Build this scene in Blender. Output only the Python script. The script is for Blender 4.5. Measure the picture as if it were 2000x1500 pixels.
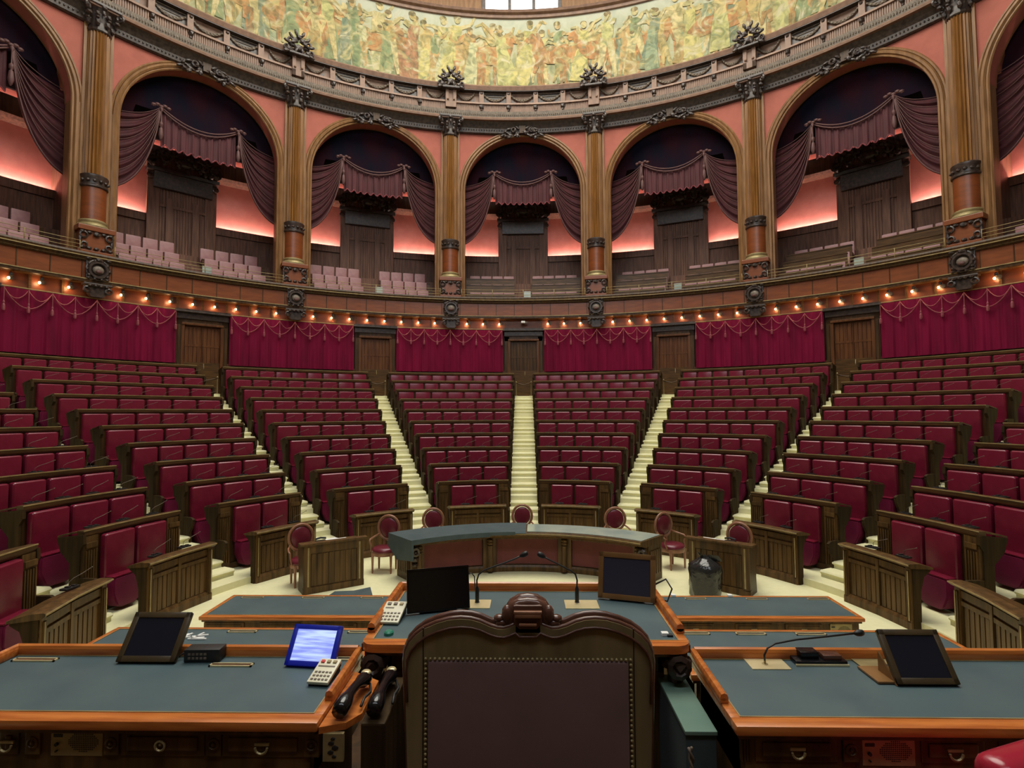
import bpy, bmesh, math, random
from mathutils import Matrix, Vector
for _o in list(bpy.data.objects): bpy.data.objects.remove(_o)
S = bpy.context.scene
COL = S.collection
R_ = math.radians
PI = math.pi
rnd = random.Random(7)

# ------------------------------------------------------------------ camera
cam_d = bpy.data.cameras.new('camera'); cam = bpy.data.objects.new('camera', cam_d); COL.objects.link(cam)
cam_d.sensor_width = 36; cam_d.lens = 1079.64 * 36 / 2000; cam_d.clip_start = .05; cam_d.clip_end = 200
cam.matrix_world = (Matrix.Translation((.03, -8.304, 3.38)) @ Matrix.Rotation(R_(1.283), 4, 'Z')
                    @ Matrix.Rotation(R_(90 + 2.914), 4, 'X') @ Matrix.Rotation(R_(-.253), 4, 'Z'))
S.camera = cam
S.view_settings.view_transform = 'Standard'; S.view_settings.look = 'None'
S.view_settings.gamma = 1; S.view_settings.use_curve_mapping = False
S.view_settings.exposure = 0.0
# ------------------------------------------------------------------ world and the big skylight
w = bpy.data.worlds.new('world'); S.world = w; w.use_nodes = True
w.node_tree.nodes['Background'].inputs[0].default_value = (.75, .85, 1, 1)
w.node_tree.nodes['Background'].inputs[1].default_value = .3
def area(name, loc, rot, size, power, color, sy=None):
    d = bpy.data.lights.new(name, 'AREA'); d.energy = power; d.color = color; d.size = size
    if sy: d.shape = 'RECTANGLE'; d.size_y = sy
    else: d.shape = 'DISK'
    o = bpy.data.objects.new(name, d); COL.objects.link(o); o.location = loc; o.rotation_euler = rot
    return o
area('skylight_daylight', (0, 5.5, 26.6), (0, 0, 0), 17, 4600, (1, .97, .86))
area('rear_fill_light', (0, -10.6, 17), (R_(62), 0, 0), 16, 900, (.9, .95, 1), 5)  # fill light added behind the camera to lift surfaces facing it

# ------------------------------------------------------------------ materials
def mat(name, c1, c2=None, rough=.5, scale=(8, 8, 8), metal=0, emit=None, es=1, bump=0, spec=.5, lo=.35, hi=.65, detail=3, sheen=0):
    m = bpy.data.materials.new(name); m.use_nodes = True
    nt = m.node_tree; b = nt.nodes['Principled BSDF']
    b.inputs['Base Color'].default_value = (*c1, 1); b.inputs['Roughness'].default_value = rough
    b.inputs['Metallic'].default_value = metal; b.inputs['Specular IOR Level'].default_value = spec
    if sheen: b.inputs['Sheen Weight'].default_value = sheen
    if c2 or bump:
        tc = nt.nodes.new('ShaderNodeTexCoord'); mp = nt.nodes.new('ShaderNodeMapping'); nz = nt.nodes.new('ShaderNodeTexNoise')
        mp.inputs['Scale'].default_value = scale; nz.inputs['Scale'].default_value = 1; nz.inputs['Detail'].default_value = detail
        nt.links.new(tc.outputs['Object'], mp.inputs[0]); nt.links.new(mp.outputs[0], nz.inputs['Vector'])
        if c2:
            cr = nt.nodes.new('ShaderNodeValToRGB'); cr.color_ramp.elements[0].position = lo; cr.color_ramp.elements[1].position = hi
            cr.color_ramp.elements[0].color = (*c1, 1); cr.color_ramp.elements[1].color = (*c2, 1)
            nt.links.new(nz.outputs['Fac'], cr.inputs[0]); nt.links.new(cr.outputs[0], b.inputs['Base Color'])
        if bump:
            bp = nt.nodes.new('ShaderNodeBump'); bp.inputs['Strength'].default_value = bump; bp.inputs['Distance'].default_value = .02
            nt.links.new(nz.outputs['Fac'], bp.inputs['Height']); nt.links.new(bp.outputs[0], b.inputs['Normal'])
    if emit:
        b.inputs['Emission Color'].default_value = (*emit, 1); b.inputs['Emission Strength'].default_value = es
    return m
V = (14, 14, 1.2); H = (2, 2, 22)
M = dict(
 wood=mat('dark_walnut', (.036, .018, .007), (.085, .040, .013), .42, V, spec=.28),
 woodh=mat('dark_walnut_rail', (.05, .026, .010), (.11, .054, .018), .38, H, spec=.28),
 desk=mat('stall_oak', (.055, .030, .010), (.135, .070, .022), .4, V, spec=.28),
 gold=mat('worn_gilt_edge', (.25, .18, .07), (.38, .28, .12), .45, (6, 6, 6)),
 col=mat('column_oak', (.15, .062, .014), (.25, .108, .026), .38, (10, 10, 1), spec=.28),
 colp=mat('arch_oak', (.19, .092, .036), (.27, .138, .056), .4, (9, 9, 1.5), spec=.28),
 pan=mat('parapet_mahogany', (.17, .042, .010), (.23, .060, .014), .4, (2, 2, 10)),
 gwood=mat('gallery_red_walnut', (.10, .045, .027), (.19, .086, .052), .5, V, spec=.3),
 dwood=mat('door_walnut', (.075, .026, .009), (.14, .052, .017), .4, V, spec=.28),
 ends=mat('end_scroll_oak', (.026, .015, .006), (.055, .032, .012), .6, V, spec=.12),
 board=mat('lamp_board_mahogany', (.10, .026, .008), (.15, .038, .011), .45, (2, 2, 10)),
 ent=mat('frieze_oak', (.19, .105, .066), (.26, .145, .090), .5, (5, 5, 5)),
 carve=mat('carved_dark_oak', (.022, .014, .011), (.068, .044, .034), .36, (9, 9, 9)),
 relief=mat('relief_bronze_brown', (.12, .09, .065), (.20, .155, .11), .5, (12, 12, 12)),
 orange=mat('polished_cherry', (.40, .105, .022), (.60, .195, .042), .25, (3, 30, 30)),
 leather=mat('green_desk_leather', (.048, .086, .098), (.066, .108, .116), .5, (3, 3, 3), bump=.02),
 seat=mat('burgundy_leather', (.14, .008, .024), (.18, .012, .032), .27, (5, 5, 5)),
 seat2=mat('burgundy_leather_skirt', (.13, .006, .035), (.16, .008, .042), .45, (5, 5, 5)),
 gseat=mat('faded_rose_leather', (.30, .14, .145), (.38, .19, .19), .45, (5, 5, 5)),
 cloth=mat('crimson_curtain', (.13, .001, .022), (.20, .002, .034), .8, (3, 3, .5), spec=.2),
 drape=mat('maroon_velvet', (.050, .007, .010), (.082, .012, .017), .75, (4, 4, 1)),
 lun=mat('shaded_plum_velvet', (.006, .006, .013), (.022, .005, .009), .95, (1.2, 1.2, .5), spec=.1),
 dark=mat('gallery_painted_dark', (.012, .012, .016), None, .9),
 pink=mat('rose_wall_silk', (.66, .23, .19), (.72, .27, .22), .7, (3, 3, 3)),
 span=mat('rose_spandrel', (.36, .098, .066), (.40, .112, .076), .8, (3, 3, 3)),
 carpet=mat('cream_carpet', (.75, .71, .42), (.79, .75, .46), .95, (9, 9, 9)),
 cord=mat('rose_cord', (.26, .06, .07), None, .6),
 ropeg=mat('grey_mauve_cord', (.11, .045, .04), None, .6),
 black=mat('black_plastic', (.006, .006, .007), None, .18),
 blackm=mat('black_rubber', (.012, .012, .012), None, .5),
 screen=mat('dark_screen_glass', (.012, .014, .022), None, .12),
 screenb=mat('blue_grey_screen_glass', (.035, .035, .055), None, .2),
 brass=mat('pale_brass', (.72, .62, .34), (.80, .70, .42), .35, (9, 9, 9), metal=.5),
 brassd=mat('aged_brass', (.30, .24, .11), (.38, .30, .14), .45, (12, 12, 12), metal=.4),
 cream=mat('cream_plastic', (.74, .70, .52), None, .45),
 glass=mat('desk_glass', (.30, .36, .33), (.42, .46, .38), .12, (2, 2, 2)),
 claret=mat('claret_velvet_panel', (.13, .030, .028), (.16, .040, .034), .8, (4, 4, 4)),
 greenc=mat('dark_green_cloth', (.045, .068, .075), (.06, .085, .09), .85, (5, 5, 5)),
 greenf=mat('green_baize', (.10, .18, .14), (.13, .21, .16), .8, (4, 4, 4)),
 chair=mat('old_walnut_olive', (.17, .13, .062), (.26, .20, .095), .35, (14, 14, 1.5)),
 chairl=mat('brown_hide', (.17, .105, .098), (.20, .12, .112), .55, (6, 6, 6)),
 chairw=mat('armchair_beech', (.24, .10, .055), (.34, .16, .09), .3, (8, 8, 3)),
 claretl=mat('claret_leather', (.13, .014, .026), (.16, .02, .034), .3, (5, 5, 5)),
 mahog=mat('dark_mahogany', (.085, .036, .024), (.135, .058, .038), .16, (6, 6, 6)),
 bag=mat('black_bin_liner', (.022, .022, .022), None, .16, (11, 11, 11), bump=.8),
 white=mat('white_paper', (.8, .8, .76), None, .7),
 blue=mat('blue_tablet_bezel', (.01, .02, .35), None, .3, emit=(.02, .03, .6), es=.06),
 red=mat('red_key', (.6, .02, .02), None, .4),
 redl=mat('bright_red_leather', (.34, .015, .035), None, .22),
 green=mat('green_button', (.03, .22, .14), None, .3),
 bulb=mat('lamp_bulb', (1, .8, .5), None, .5, emit=(1, .62, .30), es=14),
 pane=mat('daylight_pane', (1, 1, 1), None, .5, emit=(.85, .92, 1), es=4),
 sky=mat('skylight_glass', (.9, .9, .8), None, .5, emit=(1, .95, .82), es=1.2),
 strip2=mat('upper_cove_strip', (1, .8, .7), None, .5, emit=(1, .60, .50), es=16),
 strip=mat('cove_light_strip', (1, .8, .7), None, .5, emit=(1, .74, .66), es=95),
)
# ------------------------------------------------------------------ helpers
def NB(): return bmesh.new()
def PP(r, a, z): a = R_(a); return Vector((r * math.sin(a), r * math.cos(a), z))
def empty(name, loc=(0, 0, 0), rz=0):
    o = bpy.data.objects.new(name, None); o.empty_display_size = .1; COL.objects.link(o)
    o.location = loc; o.rotation_euler = (0, 0, rz); return o
def inv(p):
    ms = []
    while p: ms.append(Matrix.LocRotScale(p.location, p.rotation_euler, p.scale)); p = p.parent
    m = Matrix.Identity(4)
    for x in reversed(ms): m = m @ x
    return m.inverted()
def obj(name, bm, m, parent=None, smooth=False, local=False, kind=None, label=None, cat=None, group=None):
    if parent and not local: bm.transform(inv(parent))
    bmesh.ops.recalc_face_normals(bm, faces=bm.faces)
    me = bpy.data.meshes.new(name); bm.to_mesh(me); bm.free()
    if smooth:
        me.polygons.foreach_set('use_smooth', [True] * len(me.polygons))
    me.materials.append(M[m])
    o = bpy.data.objects.new(name, me); COL.objects.link(o)
    if smooth == 2:
        me.set_sharp_from_angle(angle=R_(35))
    if parent: o.parent = parent
    if kind: o['kind'] = kind
    if label: o['label'] = label
    if cat: o['category'] = cat
    if group: o['group'] = group
    return o
def tag(o, label, cat, group=None):
    o['label'] = label; o['category'] = cat
    if group: o['group'] = group
    return o
def thing(name, loc, label, cat, group=None, rz=0): return tag(empty(name, loc, rz), label, cat, group)
def copy_tree(o, parent=None):
    c = o.copy(); COL.objects.link(c); c.parent = parent
    for ch in o.children: copy_tree(ch, c)
    return c
def place(proto, loc, rz, label=None, group=None, sx=None):
    if proto.get('_used'): o = copy_tree(proto)
    else: o = proto; o['_used'] = 1
    o.location = loc; o.rotation_euler = (0, 0, rz)
    if sx: o.scale = (sx, 1, 1)
    if label: o['label'] = label
    if group: o['group'] = group
    return o
def mloc(v): return Matrix.Translation(v)
def box(bm, x0, x1, y0, y1, z0, z1, bev=0, mt=None, seg=2):
    r = bmesh.ops.create_cube(bm, size=1); vs = r['verts']
    for v in vs:
        v.co = Vector((x0 + (v.co.x + .5) * (x1 - x0), y0 + (v.co.y + .5) * (y1 - y0), z0 + (v.co.z + .5) * (z1 - z0)))
    if bev:
        es = list({e for v in vs for e in v.link_edges})
        g = bmesh.ops.bevel(bm, geom=es, offset=bev, segments=seg, affect='EDGES', profile=.6)
        vs = list({v for f in g['faces'] for v in f.verts} | {v for v in vs if v.is_valid})
    if mt: bmesh.ops.transform(bm, matrix=mt, verts=vs)
    return vs
def arc(bm, prof, a0, a1, n=None, cap=True):
    """closed (r,z) profile swept round the hall's axis"""
    if n is None: n = max(1, int(abs(a1 - a0) / 1.5 + .5))
    rings = []
    for i in range(n + 1):
        a = a0 + (a1 - a0) * i / n
        rings.append([bm.verts.new(PP(r, a, z)) for r, z in prof])
    k = len(prof)
    for i in range(n):
        for j in range(k):
            bm.faces.new((rings[i][j], rings[i][(j + 1) % k], rings[i + 1][(j + 1) % k], rings[i + 1][j]))
    if cap:
        bm.faces.new(rings[0]); bm.faces.new(rings[-1][::-1])
def rect(r0, r1, z0, z1): return [(r0, z0), (r1, z0), (r1, z1), (r0, z1)]
def tube(bm, pts, rad, n=6, closed=False, rads=None):
    pts = [Vector(p) for p in pts]; rings = []; N = len(pts); up = None
    for i, p in enumerate(pts):
        d = (pts[(i + 1) % N] - pts[i - 1]) if closed else (pts[min(i + 1, N - 1)] - pts[max(i - 1, 0)])
        d.normalize()
        if up is None: up = Vector((0, 0, 1)) if abs(d.z) < .9 else Vector((0, 1, 0))
        s = d.cross(up)
        if s.length < 1e-4: s = d.cross(Vector((1, 0, 0)))
        s.normalize(); u = s.cross(d); up = u
        rr = rads[i] if rads else rad
        rings.append([bm.verts.new(p + (s * math.cos(2 * PI * k / n) + u * math.sin(2 * PI * k / n)) * rr) for k in range(n)])
    for i in range(N if closed else N - 1):
        A = rings[i]; B = rings[(i + 1) % N]
        for k in range(n): bm.faces.new((A[k], A[(k + 1) % n], B[(k + 1) % n], B[k]))
    if not closed: bm.faces.new(rings[0]); bm.faces.new(rings[-1][::-1])
def lathe(bm, prof, c=(0, 0, 0), n=12, flute=0, mt=None, top=True):
    rings = []; vs = []
    for r, z in prof:
        ring = []
        for k in range(n):
            rr = r * (1 - (flute if k % 2 else 0)); a = 2 * PI * k / n
            v = bm.verts.new((c[0] + rr * math.cos(a), c[1] + rr * math.sin(a), c[2] + z)); ring.append(v); vs.append(v)
        rings.append(ring)
    for i in range(len(rings) - 1):
        for k in range(n): bm.faces.new((rings[i][k], rings[i][(k + 1) % n], rings[i + 1][(k + 1) % n], rings[i + 1][k]))
    bm.faces.new(rings[0][::-1]); bm.faces.new(rings[-1])
    if mt: bmesh.ops.transform(bm, matrix=mt, verts=vs)
def blob(bm, c, r, sub=1, rot=None):
    g = bmesh.ops.create_icosphere(bm, subdivisions=sub, radius=1)
    m = mloc(c)
    if rot: m = m @ rot
    if not hasattr(r, '__len__'): r = (r, r, r)
    bmesh.ops.transform(bm, matrix=m @ Matrix.Diagonal((*r, 1)), verts=g['verts'])
def torus(bm, c, R, r, mt=None, n=12, m=5, a0=0, a1=2 * PI):
    """ring in the local XZ plane"""
    full = abs(a1 - a0 - 2 * PI) < 1e-6
    pts = [Vector((R * math.cos(a0 + (a1 - a0) * i / n), 0, R * math.sin(a0 + (a1 - a0) * i / n))) for i in range(n + (0 if full else 1))]
    M4 = mloc(c) @ (mt or Matrix.Identity(4))
    tube(bm, [M4 @ p for p in pts], r, m, closed=full)
def prism(bm, poly, y0, y1, mt=None):
    """polygon in XZ extruded along Y"""
    a = [bm.verts.new((x, y0, z)) for x, z in poly]; b = [bm.verts.new((x, y1, z)) for x, z in poly]
    n = len(poly)
    for i in range(n): bm.faces.new((a[i], a[(i + 1) % n], b[(i + 1) % n], b[i]))
    f0 = bm.faces.new(a); f1 = bm.faces.new(b[::-1])
    if mt: bmesh.ops.transform(bm, matrix=mt, verts=a + b)
def flat(m4): return m4
def radial(a, r=0, z=0): return mloc(PP(r, a, z)) @ Matrix.Rotation(-R_(a), 4, 'Z')   # local +Y points outward
def bez(p0, p1, p2, t): return tuple((1 - t) ** 2 * a + 2 * t * (1 - t) * b + t * t * c for a, b, c in zip(p0, p1, p2))
ORD = ['', 'first', 'second', 'third', 'fourth', 'fifth', 'sixth', 'seventh', 'eighth', 'ninth', 'tenth', 'eleventh', 'twelfth']
CX, CY, CZ, F = .03, -8.304, 3.38, 1079.64
CI = cam.matrix_world.inverted()
def inframe(p, m=0):
    q = CI @ Vector(p)
    if q.z > -.2: return None
    x = 1000 + F * q.x / -q.z; y = 750 - F * q.y / -q.z
    return -q.z if -m < x < 2000 + m and -m < y < 1500 + m else None
BAYS = [-67.5, -45, -22.5, 0, 22.5, 45, 67.5]
AISLES = [-90, -67.5, -45, -22.5, 0, 22.5, 45, 67.5, 90]
COLS = [-78.75, -56.25, -33.75, -11.25, 11.25, 33.75, 56.25, 78.75]
def rk(k): return 6.05 + .996 * k
def zk(k): return 1.126 + .396 * k if k else 1.02
def zf(k): return .13 + .396 * (k - 1)
W = .42
def side_word(a): return 'left' if a < 0 else 'right'

# ------------------------------------------------------------------ setting: floor, tiers, stairs
b = NB(); box(b, -19, 19, -11.2, 19, -.3, 0); obj('floor', b, 'carpet', kind='structure')
b = NB()
for k in range(1, 11):
    arc(b, rect(rk(k - 1) + .06, rk(k) + .06, -.02, zf(k)), -114, 114, 120)
arc(b, rect(rk(10) + .06, 21.3, -.02, zf(11)), -114, 114, 100)
obj('floor_tiers', b, 'carpet', kind='structure')
for i, a in enumerate(AISLES):
    b = NB()
    for j in range(1, 31):
        r0 = 6.13 + .332 * (j - 1); z = .132 * j + .006
        t = math.degrees(math.asin((W - .01) / (r0 + .2)))
        zb = z - .14
        prof = [(r0 + .34, zb), (r0 + .34, z), (r0 + .03, z), (r0 + .006, z - .01), (r0 - .012, z - .035), (r0 + .0, z - .06), (r0 + .02, z - .075), (r0 + .02, zb)]
        arc(b, prof, a - t, a + t, 4)
    o = obj('floor_stairs', b, 'carpet', kind='structure', smooth=2)
# ---- rostrum platforms
b = NB(); box(b, -3.7, 3.7, -5.0, -3.5, 0, .8); box(b, -3.7, 3.7, -11, -4.98, 0, 1.25); box(b, -1.12, 1.12, -5.0, -4.0, 0, 1.25)
obj('floor_rostrum', b, 'wood', kind='structure')

# ------------------------------------------------------------------ setting: curtain wall, parapet, gallery
b = NB(); arc(b, rect(17.2, 17.5, 4.0, 7.7), -114, 114, 120); obj('wall_lower', b, 'wood', kind='structure')
b = NB(); arc(b, rect(17.06, 17.2, 7.16, 7.66), -114, 114, 120); obj('trim_1', b, 'board', kind='structure')     # lamp board
b = NB()
arc(b, [(16.98, 7.1), (17.2, 7.1), (17.2, 7.2), (17.03, 7.2)], -114, 114, 120)
arc(b, rect(17.0, 17.2, 4.09, 5.28), -114, 114, 120)
for a in [x * 22.5 / 8 for x in range(-36, 37)]:
    arc(b, rect(17.02, 17.07, 7.2, 7.66), a - .12, a + .12, 1)
obj('trim_2', b, 'woodh', kind='structure')
b = NB()
arc(b, [(16.85, 7.72), (17.5, 7.66), (17.5, 8.5), (16.85, 8.5)], -114, 114, 120)
obj('trim_3', b, 'pan', kind='structure')            # parapet panels
b = NB()
arc(b, [(16.78, 7.66), (16.82, 7.64), (17.2, 7.64), (17.2, 7.74), (16.82, 7.78), (16.78, 7.74)], -114, 114, 120)
arc(b, [(16.74, 8.44), (16.8, 8.34), (17.3, 8.34), (17.3, 8.62), (16.72, 8.62), (16.70, 8.56)], -114, 114, 120)
for i in range(-40, 41):
    a = i * 22.5 / 8 + 22.5 / 16
    if abs(((a + 11.25) % 22.5) - 0) > 1 or 1: arc(b, rect(16.83, 16.9, 7.74, 8.36), a - .045, a + .045, 1)
obj('trim_4', b, 'wood', kind='structure')
b = NB(); arc(b, rect(16.69, 16.74, 8.47, 8.50), -114, 114, 120); arc(b, rect(16.77, 16.80, 8.385, 8.405), -114, 114, 120); arc(b, rect(16.76, 16.79, 7.745, 7.775), -114, 114, 120); arc(b, rect(16.97, 17.0, 7.17, 7.2), -114, 114, 120)
obj('trim_5', b, 'gold', kind='structure')
# gallery floor tiers
b = NB()
for r0, r1, z in [(17.2, 18.3, 8.2), (18.3, 19.05, 8.75), (19.05, 19.8, 9.35), (19.8, 21.2, 9.95)]: arc(b, rect(r0, r1, 7.9, z), -90, 90, 90)
obj('floor_gallery', b, 'gwood', kind='structure')
b = NB(); arc(b, rect(21.0, 21.3, 9.9, 17.5), -90, 90, 90); obj('wall_gallery', b, 'pink', kind='structure')
b = NB(); arc(b, rect(17.9, 21.3, 16.95, 17.3), -90, 90, 90); arc(b, rect(20.9, 21.02, 14.95, 17.2), -90, 90, 90); obj('ceiling_gallery', b, 'dark', kind='structure')  # ceiling and upper back wall coloured near black to paint the dark void
b = NB()
arc(b, rect(20.7, 21.0, 9.95, 11.3), -90, 90, 90)
arc(b, [(20.62, 11.3), (20.9, 11.3), (20.98, 11.40), (20.72, 11.44), (20.66, 11.62), (20.62, 11.62)], -90, 90, 90)
arc(b, [(20.6, 13.9), (20.7, 13.8), (21.0, 13.72), (21.0, 14.36), (20.70, 14.38), (20.66, 14.56), (20.6, 14.56)], -90, 90, 90)
obj('trim_6', b, 'gwood', kind='structure')
for i, a in enumerate(BAYS):      # piers between gallery boxes
    pass
b = NB()
for a in COLS: arc(b, rect(17.6, 21.0, 8.0, 17.0), a - .5, a + .5, 1)
obj('wall_gallery_partitions', b, 'gwood', kind='structure')
# cove lights (real light strips behind the ledges)
for a in BAYS:
    if abs(a) > 60: continue
for n_, a in enumerate(BAYS):
    for s in (-1, 1):
        b = NB(); arc(b, rect(20.86, 20.94, 11.46, 11.50), a + s * 3.7, a + s * 10.6, 5)
        obj('cove_light', b, 'strip', kind='structure')
    b = NB(); arc(b, rect(20.80, 20.86, 14.42, 14.46), a - 10.4, a + 10.4, 8); obj('cove_light', b, 'strip2', kind='structure')

# ------------------------------------------------------------------ arcade wall
ZS = 13.75; RI = 2.73; RO = 3.06; RW = 17.45; ZT = 16.95
def sa(s, r=RW): return math.degrees(s / r)
for n_, a in enumerate(BAYS):
    b = NB()
    xs = 3.45; N = 32
    rows = []
    for i in range(N + 1):
        t = PI * i / N; si = RI * math.cos(t); zi = ZS + RI * math.sin(t)
        so = max(-xs, min(xs, xs * 1.25 * math.cos(t))); zo = ZT if abs(so) < xs else ZS + (ZT - ZS) * min(1, math.tan(min(t, PI - t)) * 1.35)
        rows.append(((si, zi), (so, zo)))
    for r in (RW,):
        vi = [(b.verts.new(PP(r, a + sa(p[0]), p[1])), b.verts.new(PP(r, a + sa((p[0] + q[0]) / 2), (p[1] + q[1]) / 2)), b.verts.new(PP(r, a + sa(q[0]), q[1])), b.verts.new(PP(r + .45, a + sa(p[0]), p[1]))) for p, q in rows]
        for i in range(N):
            A, B_ = vi[i], vi[i + 1]
            b.faces.new((A[0], A[1], B_[1], B_[0])); b.faces.new((A[1], A[2], B_[2], B_[1])); b.faces.new((A[0], B_[0], B_[3], A[3]))
    obj('wall_arcade', b, 'span', kind='structure')
    # archivolt, three stepped rolls
    b = NB()
    def archpt(R, t, r):
        return PP(r, a + sa(R * math.cos(t)), ZS + R * math.sin(t))
    for (R, r, rad) in ((RI + .04, RW - .03, .05), (RI + .155, RW - .05, .075), (RI + .28, RW - .03, .055)):
        pts = [PP(r, a + sa(R), 8.6)] + [PP(r, a + sa(R), ZS - .01)] + [archpt(R, PI * i / 36, r) for i in range(1, 36)] + [PP(r, a - sa(R), ZS - .01), PP(r, a - sa(R), 8.6)]
        tube(b, pts, rad, 6)
    for s in (-1, 1):
        vs = [[b.verts.new(PP(r, a + s * sa(x), z)) for z in (8.5, ZS)] for r, x in ((RW + .45, RI), (RW, RI), (RW - .02, RI + .04), (RW - .02, RI + .34))]
        for i in range(3): b.faces.new((vs[i][0], vs[i + 1][0], vs[i + 1][1], vs[i][1]))
    o = obj('trim_arch', b, 'colp', kind='structure', smooth=2)
    # dark inner lining
    b = NB(); 
    for i in range(32):
        t0, t1 = PI * i / 32, PI * (i + 1) / 32
        b.faces.new([b.verts.new(p) for p in (archpt(RI + .01, t0, RW + .02), archpt(RI + .01, t1, RW + .02), archpt(RI + .01, t1, RW + .55), archpt(RI + .01, t0, RW + .55))])
    obj('trim_arch_lining', b, 'colp', kind='structure')
# pilaster strips behind columns
b = NB()
for a in COLS:
    for s in (-1, 1):
        arc(b, rect(RW - .1, RW + .3, 8.5, 16.9), a + s * 1.12, a + s * 1.42, 1)
        arc(b, rect(RW - .03, RW + .3, 8.5, ZS + .3), a + s * .2, a + s * 1.25, 1)
        arc(b, rect(RW - .07, RW + .3, 8.5, ZS), a + s * 1.5, a + s * 1.62, 1)
    arc(b, rect(RW - .03, RW + .3, ZS, 16.9), a - 1.2, a + 1.2, 2)
obj('trim_pilasters', b, 'colp', kind='structure')

# entablature
b = NB(); arc(b, [(17.3, 16.6), (17.36, 16.56), (17.9, 16.56), (17.9, 17.07), (17.12, 17.07), (17.2, 16.95), (17.28, 16.8)], -95, 95, 95)
for i in range(-230, 231):
    a = i * .4; blob(b, PP(17.27, a, 16.72), (.028, .03, .045), 1)
obj('trim_egg_band', b, 'carve', kind='structure')
b = NB()
arc(b, [(16.98, 17.07), (17.6, 17.05), (17.6, 17.2), (17.0, 17.2), (16.96, 17.15)], -95, 95, 95)
obj('trim_cornice_edge', b, 'ent', kind='structure')
b = NB()
arc(b, [(17.02, 17.2), (17.6, 17.2), (17.6, 17.47), (16.98, 17.47)], -95, 95, 95)
for i in range(-300, 301):
    a = i * .31; blob(b, PP(16.99, a, 17.33), (.026, .03, .07), 1)
obj('trim_leaf_band', b, 'relief', kind='structure')
b = NB()
arc(b, rect(17.1, 17.6, 17.47, 17.86), -95, 95, 95)
i = -95
while i < 95:
    arc(b, rect(17.06, 17.12, 17.5, 17.83), i, i + .13, 1, cap=True); i += .26
arc(b, [(17.0, 17.83), (17.6, 17.83), (17.6, 17.92), (17.02, 17.92)], -95, 95, 95)
arc(b, rect(17.28, 17.6, 17.9, 18.55), -95, 95, 95)
arc(b, [(17.02, 18.52), (17.6, 18.5), (17.9, 18.62), (17.9, 18.8), (17.0, 18.74), (16.96, 18.68)], -95, 95, 95)
obj('trim_frieze', b, 'ent', kind='structure')
b = NB(); arc(b, rect(17.03, 17.3, 18.49, 18.525), -95, 95, 95); obj('trim_dark_bead', b, 'carve', kind='structure')  # dark bead under the top rail
# dividers in the frieze
b = NB(); bc = NB()
div = []
for c0 in BAYS:
    for d in (-6.42, -2.14, 2.14, 6.42):
        a = c0 + d; div.append(a)
        arc(b, rect(17.1, 17.35, 17.9, 18.5), a - .36, a + .36, 1)
        blob(bc, PP(17.05, a, 17.72), (.13, .08, .13), 1); blob(bc, PP(17.06, a, 17.56), (.06, .06, .08), 1)
        blob(bc, PP(17.12, a, 18.4), (.10, .06, .07), 1)
obj('trim_frieze_blocks', b, 'ent', kind='structure'); obj('trim_frieze_consoles', bc, 'carve', kind='structure')
# upper wall + cornice + windows
b = NB(); arc(b, [(18.05, 18.7), (18.4, 18.7), (18.4, 22.9), (18.05, 22.9)], -95, 95, 95); obj('wall_upper', b, 'ent', kind='structure')
b = NB(); arc(b, [(17.9, 22.72), (18.4, 22.65), (18.4, 23.0), (17.7, 23.0), (17.75, 22.9), (17.88, 22.85)], -95, 95, 95); obj('trim_upper_cornice', b, 'ent', kind='structure')
b = NB()
prev = -95
for a in (-67.5, -45, -22.5, 0, 22.5, 45, 67.5):
    arc(b, rect(18.1, 18.5, 22.9, 27), prev, a - 6.2, None); prev = a + 6.2
    arc(b, rect(18.1, 18.5, 26, 27), a - 6.2, a + 6.2, 6)
arc(b, rect(18.1, 18.5, 22.9, 27), prev, 95, None)
obj('wall_clerestory', b, 'colp', kind='structure')
for i, a in enumerate((-67.5, -45, -22.5, 0, 22.5, 45, 67.5)):
    if abs(a) > 50: continue
    root = obj('window_%d' % (i + 1), (lambda bb: (arc(bb, rect(17.85, 18.2, 22.95, 23.1), a - 6.2, a + 6.2, 6), arc(bb, rect(18.0, 18.2, 25.9, 26), a - 6.2, a + 6.2, 6),
        [arc(bb, rect(18.0, 18.2, 23.05, 25.9), a + x - .25, a + x + .25, 1) for x in (-5.95, -1.9, 1.9, 5.95)], bb)[-1])(NB()), 'carve', kind='structure')
    b = NB()
    for x in (-3.9, 0, 3.9): arc(b, rect(18.12, 18.14, 23.08, 25.9), a + x - 1.75, a + x + 1.75, 2)
    obj('pane', b, 'pane', root)
# enclosing walls, ceiling
b = NB(); arc(b, rect(17.2, 17.6, 0, 27), 95, 128, 12); arc(b, rect(17.2, 17.6, 0, 27), -128, -95, 12); obj('wall_side', b, 'wood', kind='structure')
b = NB(); box(b, -18, 18, -11.4, -11, 0, 27); obj('wall_rear', b, 'wood', kind='structure')
b = NB(); box(b, -8.3, 8.3, -11, -10.85, 14.2, 14.5); box(b, -8.3, 8.3, -11, -10.85, 19.5, 19.8); [box(b, x - .15, x + .15, -11, -10.85, 14.2, 19.8) for x in (-8.15, -4, 0, 4, 8.15)]
rw = obj('window_8', b, 'carve', kind='structure')  # unseen rear window, added to go with the fill light
b = NB(); [box(b, x + .15, x + 3.85, -10.98, -10.95, 14.5, 19.5) for x in (-8, -4, 0, 4)]; obj('pane', b, 'pane', rw)  # glowing panes of the added window
b = NB(); box(b, -19.5, 19.5, -11.5, 22, 27, 27.3); obj('ceiling', b, 'ent', kind='structure')
b = NB(); lathe(b, [(9.5, 26.8), (9.5, 26.95)], (0, 5.5, 0), 48); obj('ceiling_skylight', b, 'sky', kind='structure')

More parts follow.
